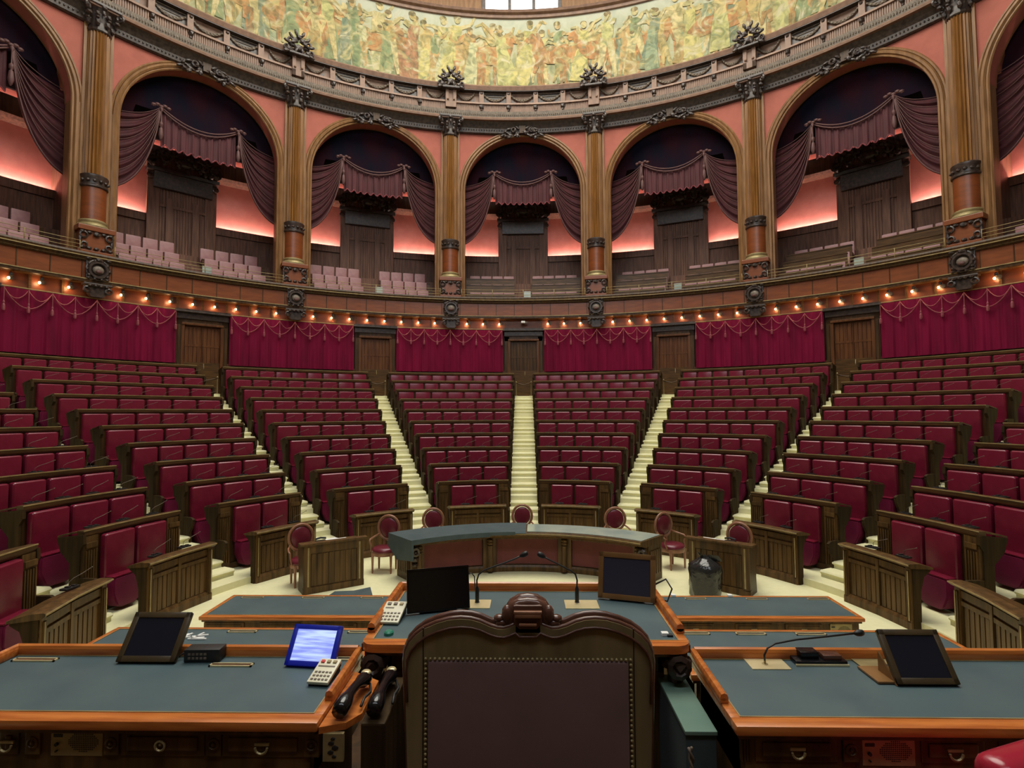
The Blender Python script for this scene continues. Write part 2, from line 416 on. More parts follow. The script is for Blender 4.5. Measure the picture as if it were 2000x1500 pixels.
# ------------------------------------------------------------------ doors
DOORS = [-67.5, -45, -22.5, 0, 22.5, 45, 67.5]
for i, a in enumerate(DOORS):
    m4 = radial(a, 17.1, 4.09)
    def lb(fn):
        bb = NB(); fn(bb); bb.transform(m4); return bb
    m5 = m4 @ Matrix.Diagonal((1.22, 1, 1.03, 1))
    def lw(fn):
        bb = NB(); fn(bb); bb.transform(m5); return bb
    root = obj('door_%d' % (i + 1), lb(lambda bb: (box(bb, -.86, -.66, -.14, .1, 0, 2.75), box(bb, .66, .86, -.14, .1, 0, 2.75), box(bb, -.86, .86, -.14, .1, 2.55, 2.8),
        box(bb, -.82, -.75, -.17, -.1, .1, 2.5), box(bb, .75, .82, -.17, -.1, .1, 2.5))), 'wood', kind='structure')
    obj('door_cornice', lb(lambda bb: (box(bb, -.92, .92, -.3, .1, 3.02, 3.12), box(bb, -.88, .88, -.2, .1, 2.78, 3.03), box(bb, -.95, .95, -.33, .1, 3.0, 3.05, .01))), 'carve', root)
    obj('door_architrave', lw(lambda bb: (box(bb, -.58, .58, -.2, -.05, 2.48, 2.56, .01), box(bb, -.58, -.5, -.17, 0, 0, 2.5), box(bb, .5, .58, -.17, 0, 0, 2.5))), 'dwood', root)
    for s in (-1, 1):
        leaf = obj('door_leaf', lw(lambda bb: ([box(bb, s * .25 - .22 + .11 * q, s * .25 - .12 + .11 * q, -.08, -.03, .1, 2.42, .008) for q in range(4)], box(bb, min(0, s * .5), max(0, s * .5), -.05, 0, 0, 2.48), box(bb, s * .005 - .004, s * .005 + .004, -.09, -.03, .1, 2.4),
            box(bb, min(s * .02, s * .48), max(s * .02, s * .48), -.09, -.03, .55, .68), box(bb, min(s * .02, s * .48), max(s * .02, s * .48), -.09, -.03, 1.72, 1.8))), 'dwood' if abs(a) > 1 else 'wood', root)
    obj('door_handle', lb(lambda bb: (tube(bb, [(.06, -.1, .95), (.06, -.13, 1.0), (.06, -.1, 1.15)], .015, 5))), 'brassd', root)
    if abs(a) < 60:
        b = NB(); pts = [(-.33, -.9, .58), (-.2, -.9, .54), (0, -.9, .49), (.2, -.9, .54), (.33, -.9, .58)]
        tube(b, [m4 @ Vector(p) for p in pts], .03, 6)
        t = thing('rope_barrier', (m4 @ Vector((0, -.9, 0)))[:], 'dark rope barrier slung low in front of the %s' % {0: 'central doorway', -22.5: 'doorway just left of the centre', 22.5: 'doorway just right of the centre', -45: 'second doorway left of centre', 45: 'second doorway right of centre'}[a], 'barrier', 'rope barriers at the doorways')
        obj('rope', b, 'woodh', t, smooth=True)
        for s in (-1, 1):
            b = NB(); mm = m4 @ mloc((s * .33, -.9, 0)); lathe(b, [(.08, 0), (.08, .02), (.02, .03), (.02, .58), (.035, .62), (.01, .66)], (0, 0, 0), 8, mt=mm)
            obj('post', b, 'brassd', t, smooth=2)

# ------------------------------------------------------------------ the painted frieze (a generic stand-in)
def mural_mat():
    m = bpy.data.materials.new('painted_frieze'); m.use_nodes = True; nt = m.node_tree; L = nt.links.new
    b = nt.nodes['Principled BSDF']; b.inputs['Roughness'].default_value = .8
    uv = nt.nodes.new('ShaderNodeUVMap'); 
    wn = nt.nodes.new('ShaderNodeTexNoise'); wn.inputs['Scale'].default_value = 1.1; wn.inputs['Detail'].default_value = 4
    L(uv.outputs[0], wn.inputs['Vector'])
    mx = nt.nodes.new('ShaderNodeMix'); mx.data_type = 'VECTOR'; mx.inputs[0].default_value = .35
    L(uv.outputs[0], mx.inputs[4]); L(wn.outputs['Color'], mx.inputs[5])
    mp = nt.nodes.new('ShaderNodeMapping'); mp.inputs['Scale'].default_value = (1.3, .8, 1); L(mx.outputs[1], mp.inputs[0])
    n2 = nt.nodes.new('ShaderNodeTexNoise'); n2.inputs['Scale'].default_value = 1.6; n2.inputs['Detail'].default_value = 5; n2.inputs['Distortion'].default_value = 1.2
    L(mp.outputs[0], n2.inputs['Vector'])
    cr = nt.nodes.new('ShaderNodeValToRGB'); e = cr.color_ramp.elements
    e[0].position = .30; e[0].color = (.15, .18, .11, 1); e[1].position = .72; e[1].color = (.52, .48, .33, 1)
    for p, c in ((.40, (.26, .27, .15, 1)), (.48, (.36, .34, .16, 1)), (.55, (.44, .45, .31, 1)), (.63, (.45, .31, .15, 1))):
        q = e.new(p); q.color = c
    L(n2.outputs['Fac'], cr.inputs[0])
    sx = nt.nodes.new('ShaderNodeSeparateXYZ'); L(uv.outputs[0], sx.inputs[0])
    g = nt.nodes.new('ShaderNodeValToRGB'); ge = g.color_ramp.elements     # ground band, figures, pale painted sky
    ge[0].position = .0; ge[0].color = (.42, .27, .10, 1); ge[1].position = 1; ge[1].color = (.50, .52, .44, 1)
    for p, c in ((.06, (.40, .26, .10, 1)), (.09, (.30, .30, .13, 1)), (.55, (.38, .37, .20, 1)), (.75, (.47, .49, .37, 1))):
        q = ge.new(p); q.color = c
    dv = nt.nodes.new('ShaderNodeMath'); dv.operation = 'DIVIDE'; dv.inputs[1].default_value = 4.3; L(sx.outputs[1], dv.inputs[0]); L(dv.outputs[0], g.inputs[0])
    m2 = nt.nodes.new('ShaderNodeMix'); m2.data_type = 'RGBA'
    mf = nt.nodes.new('ShaderNodeValToRGB'); me = mf.color_ramp.elements; me[0].position = .08; me[0].color = (.05,) * 3 + (1,); me[1].position = .16; me[1].color = (.75,) * 3 + (1,)
    q = me.new(.6); q.color = (.7, .7, .7, 1); q = me.new(.85); q.color = (.25, .25, .25, 1); L(dv.outputs[0], mf.inputs[0])
    L(mf.outputs[0], m2.inputs[0]); L(g.outputs[0], m2.inputs[6]); L(cr.outputs[0], m2.inputs[7])
    L(m2.outputs[2], b.inputs['Base Color'])
    return m
M['mural'] = mural_mat()
def fig_mat():
    m = bpy.data.materials.new('painted_figures'); m.use_nodes = True; nt = m.node_tree; L = nt.links.new
    b = nt.nodes['Principled BSDF']; b.inputs['Roughness'].default_value = .8
    at = nt.nodes.new('ShaderNodeVertexColor'); at.layer_name = 'paint'
    tc = nt.nodes.new('ShaderNodeTexCoord'); nz = nt.nodes.new('ShaderNodeTexNoise'); nz.inputs['Scale'].default_value = 2.2; nz.inputs['Detail'].default_value = 4; nz.inputs['Distortion'].default_value = 1.5
    L(tc.outputs['Object'], nz.inputs['Vector'])
    cr = nt.nodes.new('ShaderNodeValToRGB'); cr.color_ramp.elements[0].position = .36; cr.color_ramp.elements[0].color = (.34, .38, .28, 1); cr.color_ramp.elements[1].position = .6; cr.color_ramp.elements[1].color = (.95, .93, .74, 1)
    L(nz.outputs['Fac'], cr.inputs[0])
    mx = nt.nodes.new('ShaderNodeMix'); mx.data_type = 'RGBA'; mx.blend_type = 'MULTIPLY'; mx.inputs[0].default_value = 1
    L(at.outputs[0], mx.inputs[6]); L(cr.outputs[0], mx.inputs[7])
    n3 = nt.nodes.new('ShaderNodeTexNoise'); n3.inputs['Scale'].default_value = 1.2; n3.inputs['Detail'].default_value = 6; n3.inputs['Distortion'].default_value = 2.5; L(tc.outputs['Object'], n3.inputs['Vector'])
    c3 = nt.nodes.new('ShaderNodeValToRGB'); e3 = c3.color_ramp.elements; e3[0].position = .35; e3[0].color = (.20, .24, .13, 1); e3[1].position = .68; e3[1].color = (.55, .50, .33, 1); q = e3.new(.5); q.color = (.42, .36, .15, 1)
    L(n3.outputs['Fac'], c3.inputs[0])
    c4 = nt.nodes.new('ShaderNodeValToRGB'); c4.color_ramp.elements[0].position = .50; c4.color_ramp.elements[0].color = (.25, .25, .25, 1); c4.color_ramp.elements[1].position = .62; c4.color_ramp.elements[1].color = (1, 1, 1, 1); L(n3.outputs['Color'], c4.inputs[0])
    m5 = nt.nodes.new('ShaderNodeMix'); m5.data_type = 'RGBA'; L(c4.outputs[0], m5.inputs[0]); L(mx.outputs[2], m5.inputs[6]); L(c3.outputs[0], m5.inputs[7]); L(m5.outputs[2], b.inputs['Base Color'])
    return m
M['figs'] = fig_mat()
ZM0, ZM1 = 18.8, 23.0
b = NB(); uvl = b.loops.layers.uv.new('UVMap'); prevv = None
for i in range(191):
    a = -95 + i; c = [b.verts.new(PP(18.0, a, z)) for z in (ZM0, 20.2, 21.6, ZM1)]
    if prevv:
        for j in range(3):
            f = b.faces.new((prevv[j], c[j], c[j + 1], prevv[j + 1]))
            for l, (aa, zz) in zip(f.loops, ((a - 1, j), (a, j), (a, j + 1), (a - 1, j + 1))): l[uvl].uv = (R_(aa) * 18 + 40, zz * 1.4)
    prevv = c
mural = obj('frieze_painting', b, 'mural')
tag(mural, 'long curved painted frieze in pale greens, ochres and rust above the carved cornice', 'painting')
b = NB(); cl = b.loops.layers.float_color.new('paint')
layer = [0]
def paint(poly, colr, s0, z0):
    layer[0] += 1; r = 17.985 - (layer[0] % 60) * .0006
    f = b.faces.new([b.verts.new(PP(r, sa(s0 + x, 18), max(ZM0 + .02, min(22.93, z0 + z)))) for x, z in poly])
    for l in f.loops: l[cl] = (*colr, 1)
def limb(p0, p1, w0, w1, colr, s0, z0):
    d = Vector((p1[0] - p0[0], p1[1] - p0[1])); n = Vector((-d.y, d.x)).normalized(); 
    q = [(p0[0] + n.x * w0, p0[1] + n.y * w0), (p0[0] - n.x * w0, p0[1] - n.y * w0), ((p0[0] + p1[0]) / 2 - n.x * (w0 + w1) * .58, (p0[1] + p1[1]) / 2 - n.y * (w0 + w1) * .58),
         (p1[0] - n.x * w1, p1[1] - n.y * w1), (p1[0] + n.x * w1, p1[1] + n.y * w1), ((p0[0] + p1[0]) / 2 + n.x * (w0 + w1) * .58, (p0[1] + p1[1]) / 2 + n.y * (w0 + w1) * .58)]
    paint(q, colr, s0, z0)
def ell(cx, cz, rx, rz, colr, s0, z0, n=10, tilt=0):
    paint([(cx + rx * math.cos(t) * math.cos(tilt) - rz * math.sin(t) * math.sin(tilt), cz + rx * math.cos(t) * math.sin(tilt) + rz * math.sin(t) * math.cos(tilt)) for t in [2 * PI * k / n for k in range(n)]], colr, s0, z0)
SK = [(.62, .44, .20), (.66, .52, .28), (.56, .34, .16), (.68, .56, .34)]
RB = [(.22, .30, .18), (.56, .54, .26), (.18, .25, .22), (.62, .60, .42), (.48, .30, .12), (.46, .17, .11), (.30, .38, .30), (.64, .56, .24), (.14, .20, .17)]
def figure(s0, h, lean=0):
    k = h / 2.6; sk = rnd.choice(SK); rb = rnd.choice(RB); z0 = ZM0 + .42 + rnd.uniform(-.05, .25)
    A = lambda x, z: (x * k + lean * z * k, z * k)
    st = rnd.uniform(.12, .34) * rnd.choice((-1, 1))
    if rnd.random() < .55:
        limb(A(-.1, 1.35), A(-.1 - st, .0), .13 * k, .05 * k, sk, s0, z0); limb(A(.1, 1.35), A(.12 + st, .02), .13 * k, .05 * k, sk, s0, z0)
    else:
        limb(A(0, 1.55), A(st * .6, .0), .17 * k, .34 * k, rb, s0, z0)
        limb(A(-.05, 1.4), A(st - .1, .1), .04 * k, .06 * k, tuple(c * 1.35 for c in rb), s0, z0)
    limb(A(0, 2.05), A(0, 1.25), .2 * k, .15 * k, sk if rnd.random() < .4 else rb, s0, z0)
    for sd in (-1, 1):
        ex = sd * rnd.uniform(.25, .5); ez = rnd.uniform(1.5, 2.4)
        limb(A(sd * .16, 1.98), A(ex, ez), .075 * k, .055 * k, sk, s0, z0); limb(A(ex, ez), A(ex + sd * rnd.uniform(-.1, .35), ez + rnd.uniform(-.2, .45)), .055 * k, .035 * k, sk, s0, z0)
    ell(0 + lean * 2.25 * k, 2.27 * k, .115 * k, .15 * k, sk, s0, z0); ell(-.02 + lean * 2.3 * k, 2.36 * k, .13 * k, .10 * k, (.16, .10, .05), s0, z0)
def horse(s0, d, k=1.0):
    c = rnd.choice([(.50, .20, .08), (.56, .27, .11), (.46, .18, .07)]); z0 = ZM0 + .45
    for x in (-.55, -.4, .45, .6): limb((x * k * d, 1.15 * k), ((x + rnd.uniform(-.12, .2)) * k * d, .6 * k), .11 * k, .06 * k, c, s0, z0); limb(((x + .03) * k * d, .62 * k), ((x + rnd.uniform(-.1, .1)) * k * d, .0), .06 * k, .05 * k, tuple(v * .8 for v in c), s0, z0)
    ell(0, 1.35 * k, .82 * k, .4 * k, c, s0, z0, 14, .06 * d); ell(-.5 * d * k, 1.38 * k, .35 * k, .42 * k, tuple(v * 1.15 for v in c), s0, z0)
    limb((.5 * d * k, 1.45 * k), (.82 * d * k, 2.15 * k), .3 * k, .16 * k, c, s0, z0); limb((.76 * d * k, 2.22 * k), (1.16 * d * k, 1.95 * k), .17 * k, .09 * k, tuple(v * 1.1 for v in c), s0, z0)
    limb((.45 * d * k, 1.8 * k), (.66 * d * k, 2.35 * k), .1 * k, .06 * k, (.30, .10, .04), s0, z0)
s = -25.0
while s < 25.2:
    for lay in range(2):
        figure(s + rnd.uniform(-.25, .25), rnd.uniform(2.3, 3.0) if lay else rnd.uniform(3.0, 3.75), rnd.uniform(-.16, .16))
    if rnd.random() < .36 and abs(s) > 1.6: horse(s, rnd.choice((-1, 1)), rnd.uniform(1.0, 1.2))
    s += .62 if abs(s) > 3 else .9
horse(-1.5, 1, 1.15); horse(1.5, -1, 1.15); figure(0, 2.9, 0)
fm = obj('painted_figures', b, 'figs', mural)

# ------------------------------------------------------------------ columns
ANG = {-78.75: 'leftmost', -56.25: 'leftmost full height', -33.75: 'second from left', -11.25: 'just left of the centre arch', 11.25: 'just right of the centre arch', 33.75: 'second from right', 56.25: 'rightmost full height', 78.75: 'far right'}
root = thing('gallery_column', (0, 0, 0), '', 'column', 'fluted columns between the gallery arches')
b = NB(); box(b, -.52, .52, -.5, .45, 0, .12, .01); box(b, -.44, .44, -.42, .42, .12, .80, .01); box(b, -.52, .52, -.5, .45, .78, .95, .02)
obj('pedestal', b, 'pan', root)
b = NB()
for z in (.20, .72): 
    for x in (-.4, -.2, 0, .2, .4): blob(b, (x, -.46, z), (.09, .06, .06), 1)
for s_ in (-1, 1):
    torus(b, (s_ * .36, -.46, .62), .1, .035, n=10); torus(b, (s_ * .34, -.46, .30), .08, .03, n=10); blob(b, (s_ * .44, -.42, .46), (.06, .06, .2), 1)
blob(b, (0, -.47, .68), (.12, .06, .08), 1)
obj('pedestal_carving', b, 'carve', root)
b = NB(); lathe(b, [(.46, .95), (.47, 1.0), (.44, 1.06), (.40, 1.1), (.42, 1.14), (.42, 1.18), (.37, 1.22)], n=24); obj('base_ring', b, 'brassd', root, smooth=2)
b = NB(); lathe(b, [(.37, 1.2), (.37, 2.32)], n=24); obj('lower_drum', b, 'pan', root, smooth=2)
b = NB(); lathe(b, [(.38, 2.3), (.42, 2.33), (.42, 2.38), (.39, 2.42), (.40, 2.62), (.42, 2.66), (.42, 2.72), (.37, 2.76)], n=24)
for k in range(14):
    t = 2 * PI * k / 14; blob(b, (.40 * math.cos(t), .40 * math.sin(t), 2.52), (.07, .07, .06), 1)
obj('carved_band', b, 'carve', root, smooth=2)
b = NB(); lathe(b, [(.37, 2.74), (.365, 4.5), (.35, 6.3), (.335, 7.72)], n=44, flute=.13); obj('fluted_shaft', b, 'col', root)
b = NB(); lathe(b, [(.34, 7.68), (.37, 7.72), (.37, 7.78), (.34, 7.8), (.33, 8.0), (.36, 8.3), (.44, 8.45)], n=16)
box(b, -.52, .52, -.5, .4, 8.5, 8.6, .02)
for k in range(8):
    t = 2 * PI * (k + .5) / 8; cc, ss = math.cos(t), math.sin(t)
    blob(b, (.38 * cc, .38 * ss, 7.98), (.09, .09, .15), 1); blob(b, (.45 * cc, .45 * ss, 8.1), (.07, .07, .05), 1); blob(b, (.42 * cc, .42 * ss, 8.24), (.08, .08, .1), 1)
for sx_ in (-1, 1):
    for sy_ in (-1, 1):
        mt = Matrix.Rotation(sx_ * sy_ * PI / 4, 4, 'Z'); torus(b, (sx_ * .47, sy_ * .44, 8.36), .10, .055, mt=mt, n=10, m=6); blob(b, (sx_ * .48, sy_ * .46, 8.36), .07, 1); blob(b, (sx_ * .40, sy_ * .38, 8.16), (.1, .1, .08), 1)
blob(b, (0, -.46, 8.48), (.1, .08, .09), 1); blob(b, (0, -.44, 8.3), (.06, .05, .12), 1)
obj('capital', b, 'carve', root)
pc = root
for a in COLS:
    place(pc, PP(17.42, a, 8.62), -R_(a), 'tall fluted oak column with carved capital, %s' % {
        -78.75: 'beyond the left edge of view', 78.75: 'beyond the right edge of view', -56.25: 'nearest the left side of the room', 56.25: 'nearest the right side of the room',
        -33.75: 'between first and second arches left of centre', 33.75: 'between first and second arches right of centre', -11.25: 'on the left of the centre arch', 11.25: 'on the right of the centre arch'}[a])

# ------------------------------------------------------------------ carved ornaments
def COLNAME(a): return {-78.75: 'past the left edge', -56.25: 'leftmost column', -33.75: 'second column left of centre', -11.25: 'first column left of centre',
                        11.25: 'first column right of centre', 33.75: 'second column right of centre', 56.25: 'rightmost column', 78.75: 'past the right edge'}[a]
b = NB()                                                   # finial on the frieze
for (x, z, r_) in [(-.3, .55, .17), (.3, .55, .17), (-.16, .78, .17), (.16, .78, .17), (0, .92, .15), (-.38, .32, .15), (.38, .32, .15), (0, .45, .25), (-.52, .22, .09), (.52, .22, .09), (-.2, .2, .16), (.2, .2, .16)]:
    blob(b, (x, -.1 - rnd.uniform(0, .08), z), (r_, r_ * .7, r_ * .8), 1)
for s_ in (-1, 1):
    torus(b, (s_ * .36, -.22, .66), .09, .055, n=9); torus(b, (s_ * .5, -.18, .36), .08, .05, n=9); [blob(b, (s_ * x, -.24, z), (.15, .07, .07), 1, Matrix.Rotation(s_ * t, 4, 'Y')) for x, z, t in ((.34, .86, -.9), (.14, 1.04, -1.2), (.5, .58, -.4), (.24, .62, .5), (.5, .16, .3), (.12, .3, 1.2))]
box(b, -.4, .4, -.3, 0, .1, .2, .03)
ro = thing('carved_finial', (0, 0, 0), '', 'ornament', 'dark leafy finials on the carved cornice'); obj('leaf_crest', b, 'carve', ro)
b = NB(); box(b, -.25, -.1, -.12, 0, -.72, .1, .01); box(b, .1, .25, -.12, 0, -.72, .1, .01); box(b, -.25, .25, -.12, 0, -.72, -.45, .01); box(b, -.12, .12, -.05, 0, -.5, .1); blob(b, (-.14, -.13, -.36), .06); blob(b, (.14, -.13, -.36), .06)
obj('plaque', b, 'ent', ro)
for a in COLS: place(ro, PP(17.05, a, 18.28), -R_(a), 'dark carved leafy finial crowning the cornice above the %s' % COLNAME(a))
b = NB()                                                   # cartouche on the parapet
box(b, -.32, .32, -.03, .06, -.34, .36, .02); torus(b, (0, -.08, 0), .25, .055, n=18, m=6); torus(b, (0, -.06, 0), .33, .03, n=18, m=5)
for k in range(10): blob(b, (.31 * math.cos(k * PI / 5), -.08, .31 * math.sin(k * PI / 5)), (.06, .05, .06), 1)
for s_ in (-1, 1): blob(b, (s_ * .28, -.06, .36), (.1, .06, .07), 1); blob(b, (s_ * .26, -.06, -.28), (.07, .05, .05), 1)
blob(b, (0, -.1, .33), (.12, .07, .08), 1)
ro = thing('parapet_cartouche', (0, 0, 0), '', 'ornament', 'round carved cartouches on the gallery parapet'); obj('wreath', b, 'carve', ro)
b = NB(); blob(b, (0, -.06, 0), (.17, .06, .15), 2); obj('boss', b, 'relief', ro, smooth=True)
b = NB(); blob(b, (0, -.13, -.06), (.09, .03, .06), 2); obj('shell', b, 'ropeg', ro, smooth=True)
for a in COLS: place(ro, PP(16.8, a, 8.08), -R_(a), 'round carved cartouche on the gallery parapet under the %s' % COLNAME(a))
b = NB(); prism(b, [(-.36, .2), (.36, .2), (.34, .05), (.24, -.12), (.16, -.22), (-.16, -.22), (-.24, -.12), (-.34, .05)], -.22, -.03)
box(b, -.40, .40, -.28, -.03, .14, .22, .02)
for x in (-.22, -.07, .08, .23): blob(b, (x, -.28, .14), (.07, .06, .06), 1)
for s_ in (-1, 1): torus(b, (s_ * .3, -.24, 0), .09, .035, n=9)
ro = thing('corbel', (0, 0, 0), '', 'corbel', 'black carved corbels between the lamps'); obj('corbel_block', b, 'carve', ro)
for a in COLS: place(ro, PP(16.95, a, 7.41), -R_(a), 'black carved corbel in the lamp row below the %s' % COLNAME(a))
b = NB()                                                   # keystone leaves on each arch
for i in range(26):
    x = rnd.uniform(-.85, .85); z = rnd.uniform(-.2, .28) - abs(x) * .18; blob(b, (x, -.15 - rnd.uniform(0, .1), z), (rnd.uniform(.07, .13), .08, rnd.uniform(.06, .11)), 1, Matrix.Rotation(rnd.uniform(0, 3), 4, 'Y'))
for s_ in (-1, 1):
    torus(b, (s_ * .42, -.22, .1), .09, .05, n=9); torus(b, (s_ * .74, -.18, -.1), .08, .045, n=9); [blob(b, (s_ * x, -.22, z), (.16, .06, .06), 1, Matrix.Rotation(s_ * t, 4, 'Y')) for x, z, t in ((.3, -.16, .5), (.62, .14, .3), (.56, -.14, -.3), (.92, -.16, .4), (.24, .2, -.6))]
ro = thing('keystone_carving', (0, 0, 0), '', 'ornament', 'dark leaf carvings at the crowns of the arches'); obj('leaf_spray', b, 'carve', ro)
b = NB(); prism(b, [(-.17, .45), (.17, .45), (.13, -.05), (-.13, -.05)], -.22, 0); obj('keystone', b, 'wood', ro)
ARCH = {0: 'centre arch', -22.5: 'first arch left of centre', 22.5: 'first arch right of centre', -45: 'second arch left of centre', 45: 'second arch right of centre', -67.5: 'cut off arch at the left edge', 67.5: 'cut off arch at the right edge'}
for a in BAYS: place(ro, PP(RW - .02, a, 16.62), -R_(a), 'dark carved leaf spray over the crown of the %s' % ARCH[a])
# festoons in the frieze
def festoon(framed):
    b = NB(); half = .56
    for dz, rr in ((0, .035), (.07, .028)):
        tube(b, [(half * x, -.06, .22 - (.34 - dz) * (1 - x * x)) for x in [i / 5 - 1 for i in range(11)]], rr, 6)
    for i in range(9):
        x = (i - 4) / 4.6; blob(b, (half * x, -.08, .2 - .30 * (1 - x * x)), (.06, .04, .05), 1)
    for s_ in (-1, 1): blob(b, (s_ * half, -.07, .22), (.06, .05, .07), 1)
    ro = thing('frieze_festoon', (0, 0, 0), '', 'relief', 'carved festoon panels of the cornice'); obj('garland', b, 'relief', ro)
    if framed:
        b = NB(); [box(b, *q, .01) for q in ((-.57, .57, -.06, -.02, .24, .275), (-.57, -.53, -.06, -.02, .05, .275), (.53, .57, -.06, -.02, .05, .275), (-.57, .57, -.06, -.02, .09, .12))]
        obj('frame', b, 'relief', ro)
        b = NB(); box(b, -.6, .6, -.03, 0, -.28, .26); obj('backing', b, 'carve', ro)
    else:
        b = NB(); prism(b, [(-.58, -.28), (.58, -.28), (.58, .05), (.3, -.16), (-.3, -.16), (-.58, .05)], -.03, 0); obj('backing', b, 'carve', ro)
    return ro
fa, fb = festoon(True), festoon(False)
pos = {-8.9: (0, .72), -4.28: (1, 1), 0: (0, 1), 4.28: (1, 1), 8.9: (0, .72)}
for c0 in BAYS:
    for q, (d, (fr, sx_)) in enumerate(pos.items()):
        place(fa if fr else fb, PP(17.27, c0 + d, 18.2), -R_(c0 + d), '%s festoon relief, %s from left above the %s' % ('dark framed' if fr else 'plain backed', ORD[q + 1], ARCH[c0]), sx=sx_)

# ------------------------------------------------------------------ drapery in the arches
root = thing('arch_drapery', (0, 0, 0), '', 'curtain', 'swagged maroon draperies hung in the gallery arches')
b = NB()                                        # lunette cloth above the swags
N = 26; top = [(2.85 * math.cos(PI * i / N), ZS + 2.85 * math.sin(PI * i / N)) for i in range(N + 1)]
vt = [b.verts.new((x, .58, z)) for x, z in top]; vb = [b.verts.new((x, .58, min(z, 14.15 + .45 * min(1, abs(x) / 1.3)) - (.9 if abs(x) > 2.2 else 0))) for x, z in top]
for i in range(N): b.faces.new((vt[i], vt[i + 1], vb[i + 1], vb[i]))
obj('lunette_cloth', b, 'lun', root)  # navy and maroon colour paints in the weaker light on this cloth
b = NB(); NX, NZ = 60, 8; g = []
for i in range(NX + 1):
    x = -1.33 + 2.66 * i / NX; u = x / 1.33; zt = 14.22 + .45 * u * u; zb = 13.24 + .06 * math.cos(u * 9 * PI) + .05 * u * u
    g.append([b.verts.new((x, .5 - .05 * math.sin(u * 26) * (.4 + .6 * (1 - j / NZ)) - .03 * math.sin(u * 61), zb + (zt - zb) * j / NZ)) for j in range(NZ + 1)])
for i in range(NX):
    for j in range(NZ): b.faces.new((g[i][j], g[i + 1][j], g[i + 1][j + 1], g[i][j + 1]))
obj('valance', b, 'drape', root, smooth=True)
b = NB()
tube(b, [(1.33 * x, .4, 14.25 + .45 * x * x) for x in [i / 8 - 1 for i in range(17)]], .03, 5); tube(b, [(1.33 * x, .42, 14.13 + .5 * x * x) for x in [i / 8 - 1 for i in range(17)]], .03, 5)
obj('cord', b, 'ropeg', root, smooth=True)
b = NB(); 
tube(b, [(1.31 * x, .47, 13.22 + .06 * math.cos(x * 9 * PI) + .05 * x * x) for x in [i / 36 - 1 for i in range(73)]], .022, 4)
obj('fringe', b, 'cord', root)
for s_ in (-1, 1):
    b = NB(); NU, NV = 14, 48; g = []; fold = []
    for j in range(NV + 1):
        v = j / NV; C1 = (-1.95 + .25 * v, 14.1 - 2.7 * v); E1 = (-3.08, 14.1 - 2.95 * v); row = []
        for i in range(NU + 1):
            t = i / NU; x, z = bez((-1.36, 14.68), C1, E1, t)
            ph = v * 7.5; d = abs((ph % 1) - .5) * 2
            row.append(b.verts.new((s_ * x * -1, .36 + .16 * d * (.25 + .75 * min(1, t * 2.2)) + .02, z - .04 * math.sin(v * 40) * t)))
        g.append(row)
    for j in range(NV):
        for i in range(NU): b.faces.new((g[j][i], g[j][i + 1], g[j + 1][i + 1], g[j + 1][i]))
    o = obj('side_swag', b, 'drape', root, smooth=True)
    b = NB()
    for v in (0.02, .14, .27, .40, .54, .67, .80, 1.0):
        C1 = (-1.95 + .25 * v, 14.1 - 2.7 * v); E1 = (-3.06, 14.1 - 2.95 * v)
        tube(b, [(-s_ * p[0], .32, p[1]) for p in [bez((-1.36, 14.68), C1, E1, i / 12) for i in range(13)]], .016 if v < 1 else .03, 4)
    obj('swag_piping', b, 'ropeg', root, smooth=True)
    b = NB(); lathe(b, [(.02, 0), (.05, .05), (.09, .2), (.06, .45), (.02, .5), (.07, .55), (.07, .65), (.02, .72), (.02, 1.1), (.07, 1.2), (.02, 1.28)], (s_ * 1.36, .3, 13.4), 8)
    for k in range(5): blob(b, (s_ * (1.36 + .12 * (k - 2)), .36, 14.72 + .05 * (k % 2)), (.1, .06, .07), 1)
    obj('tassel', b, 'ropeg', root, smooth=True)
for a in BAYS: place(root, PP(17.5, a, .22), -R_(a), 'dark maroon swagged drapery with cords hanging in the %s' % ARCH[a])
# ------------------------------------------------------------------ gallery portals
root = thing('gallery_portal', (0, 0, 0), '', 'doorway', 'carved wooden portals at the back of the gallery')
b = NB(); box(b, -1.28, 1.28, -.12, 0, 0, 4.0); box(b, -1.3, -.85, -.2, 0, 0, 3.9, .02); box(b, .85, 1.3, -.2, 0, 0, 3.9, .02)
for k in range(15): x = -.8 + .107 * k; box(b, x - .035, x + .035, -.17, -.1, .1, 2.95, .01)
box(b, -.85, .85, -.2, -.1, 2.0, 2.12, .01)
obj('panelled_door', b, 'gwood', root)
b = NB(); prism(b, [(-.62, 0), (-.36, 0), (-.36, 2.4), (-.62, 2.4)], -.24, -.18); obj('pilaster', b, 'gwood', root)
b = NB(); prism(b, [(.36, 0), (.62, 0), (.62, 2.4), (.36, 2.4)], -.24, -.18); obj('pilaster', b, 'gwood', root)
b = NB(); box(b, -1.35, 1.35, -.4, 0, 3.42, 3.58, .02); box(b, -1.1, 1.1, -.35, 0, 2.75, 3.42, .02)
for i in range(70):
    x = rnd.uniform(-1.3, 1.3); blob(b, (x, -.38 - rnd.uniform(0, .1), 3.6 + rnd.uniform(0, .95 - .3 * abs(x))), (rnd.uniform(.08, .16), .1, rnd.uniform(.07, .12)), 1, Matrix.Rotation(rnd.uniform(0, 3), 4, 'Y'))
for s_ in (-1, 1): torus(b, (s_ * 1.2, -.42, 3.82), .17, .07, n=10); torus(b, (s_ * .7, -.45, 3.95), .15, .06, n=10); torus(b, (s_ * 1.22, -.3, 3.2), .1, .04, n=8)
blob(b, (0, -.45, 3.95), (.32, .1, .2), 2)
obj('carved_pediment', b, 'carve', root)
for a in BAYS: place(root, PP(20.56, a, 9.95), -R_(a), 'dark panelled portal with carved pediment seen through the %s' % ARCH[a])

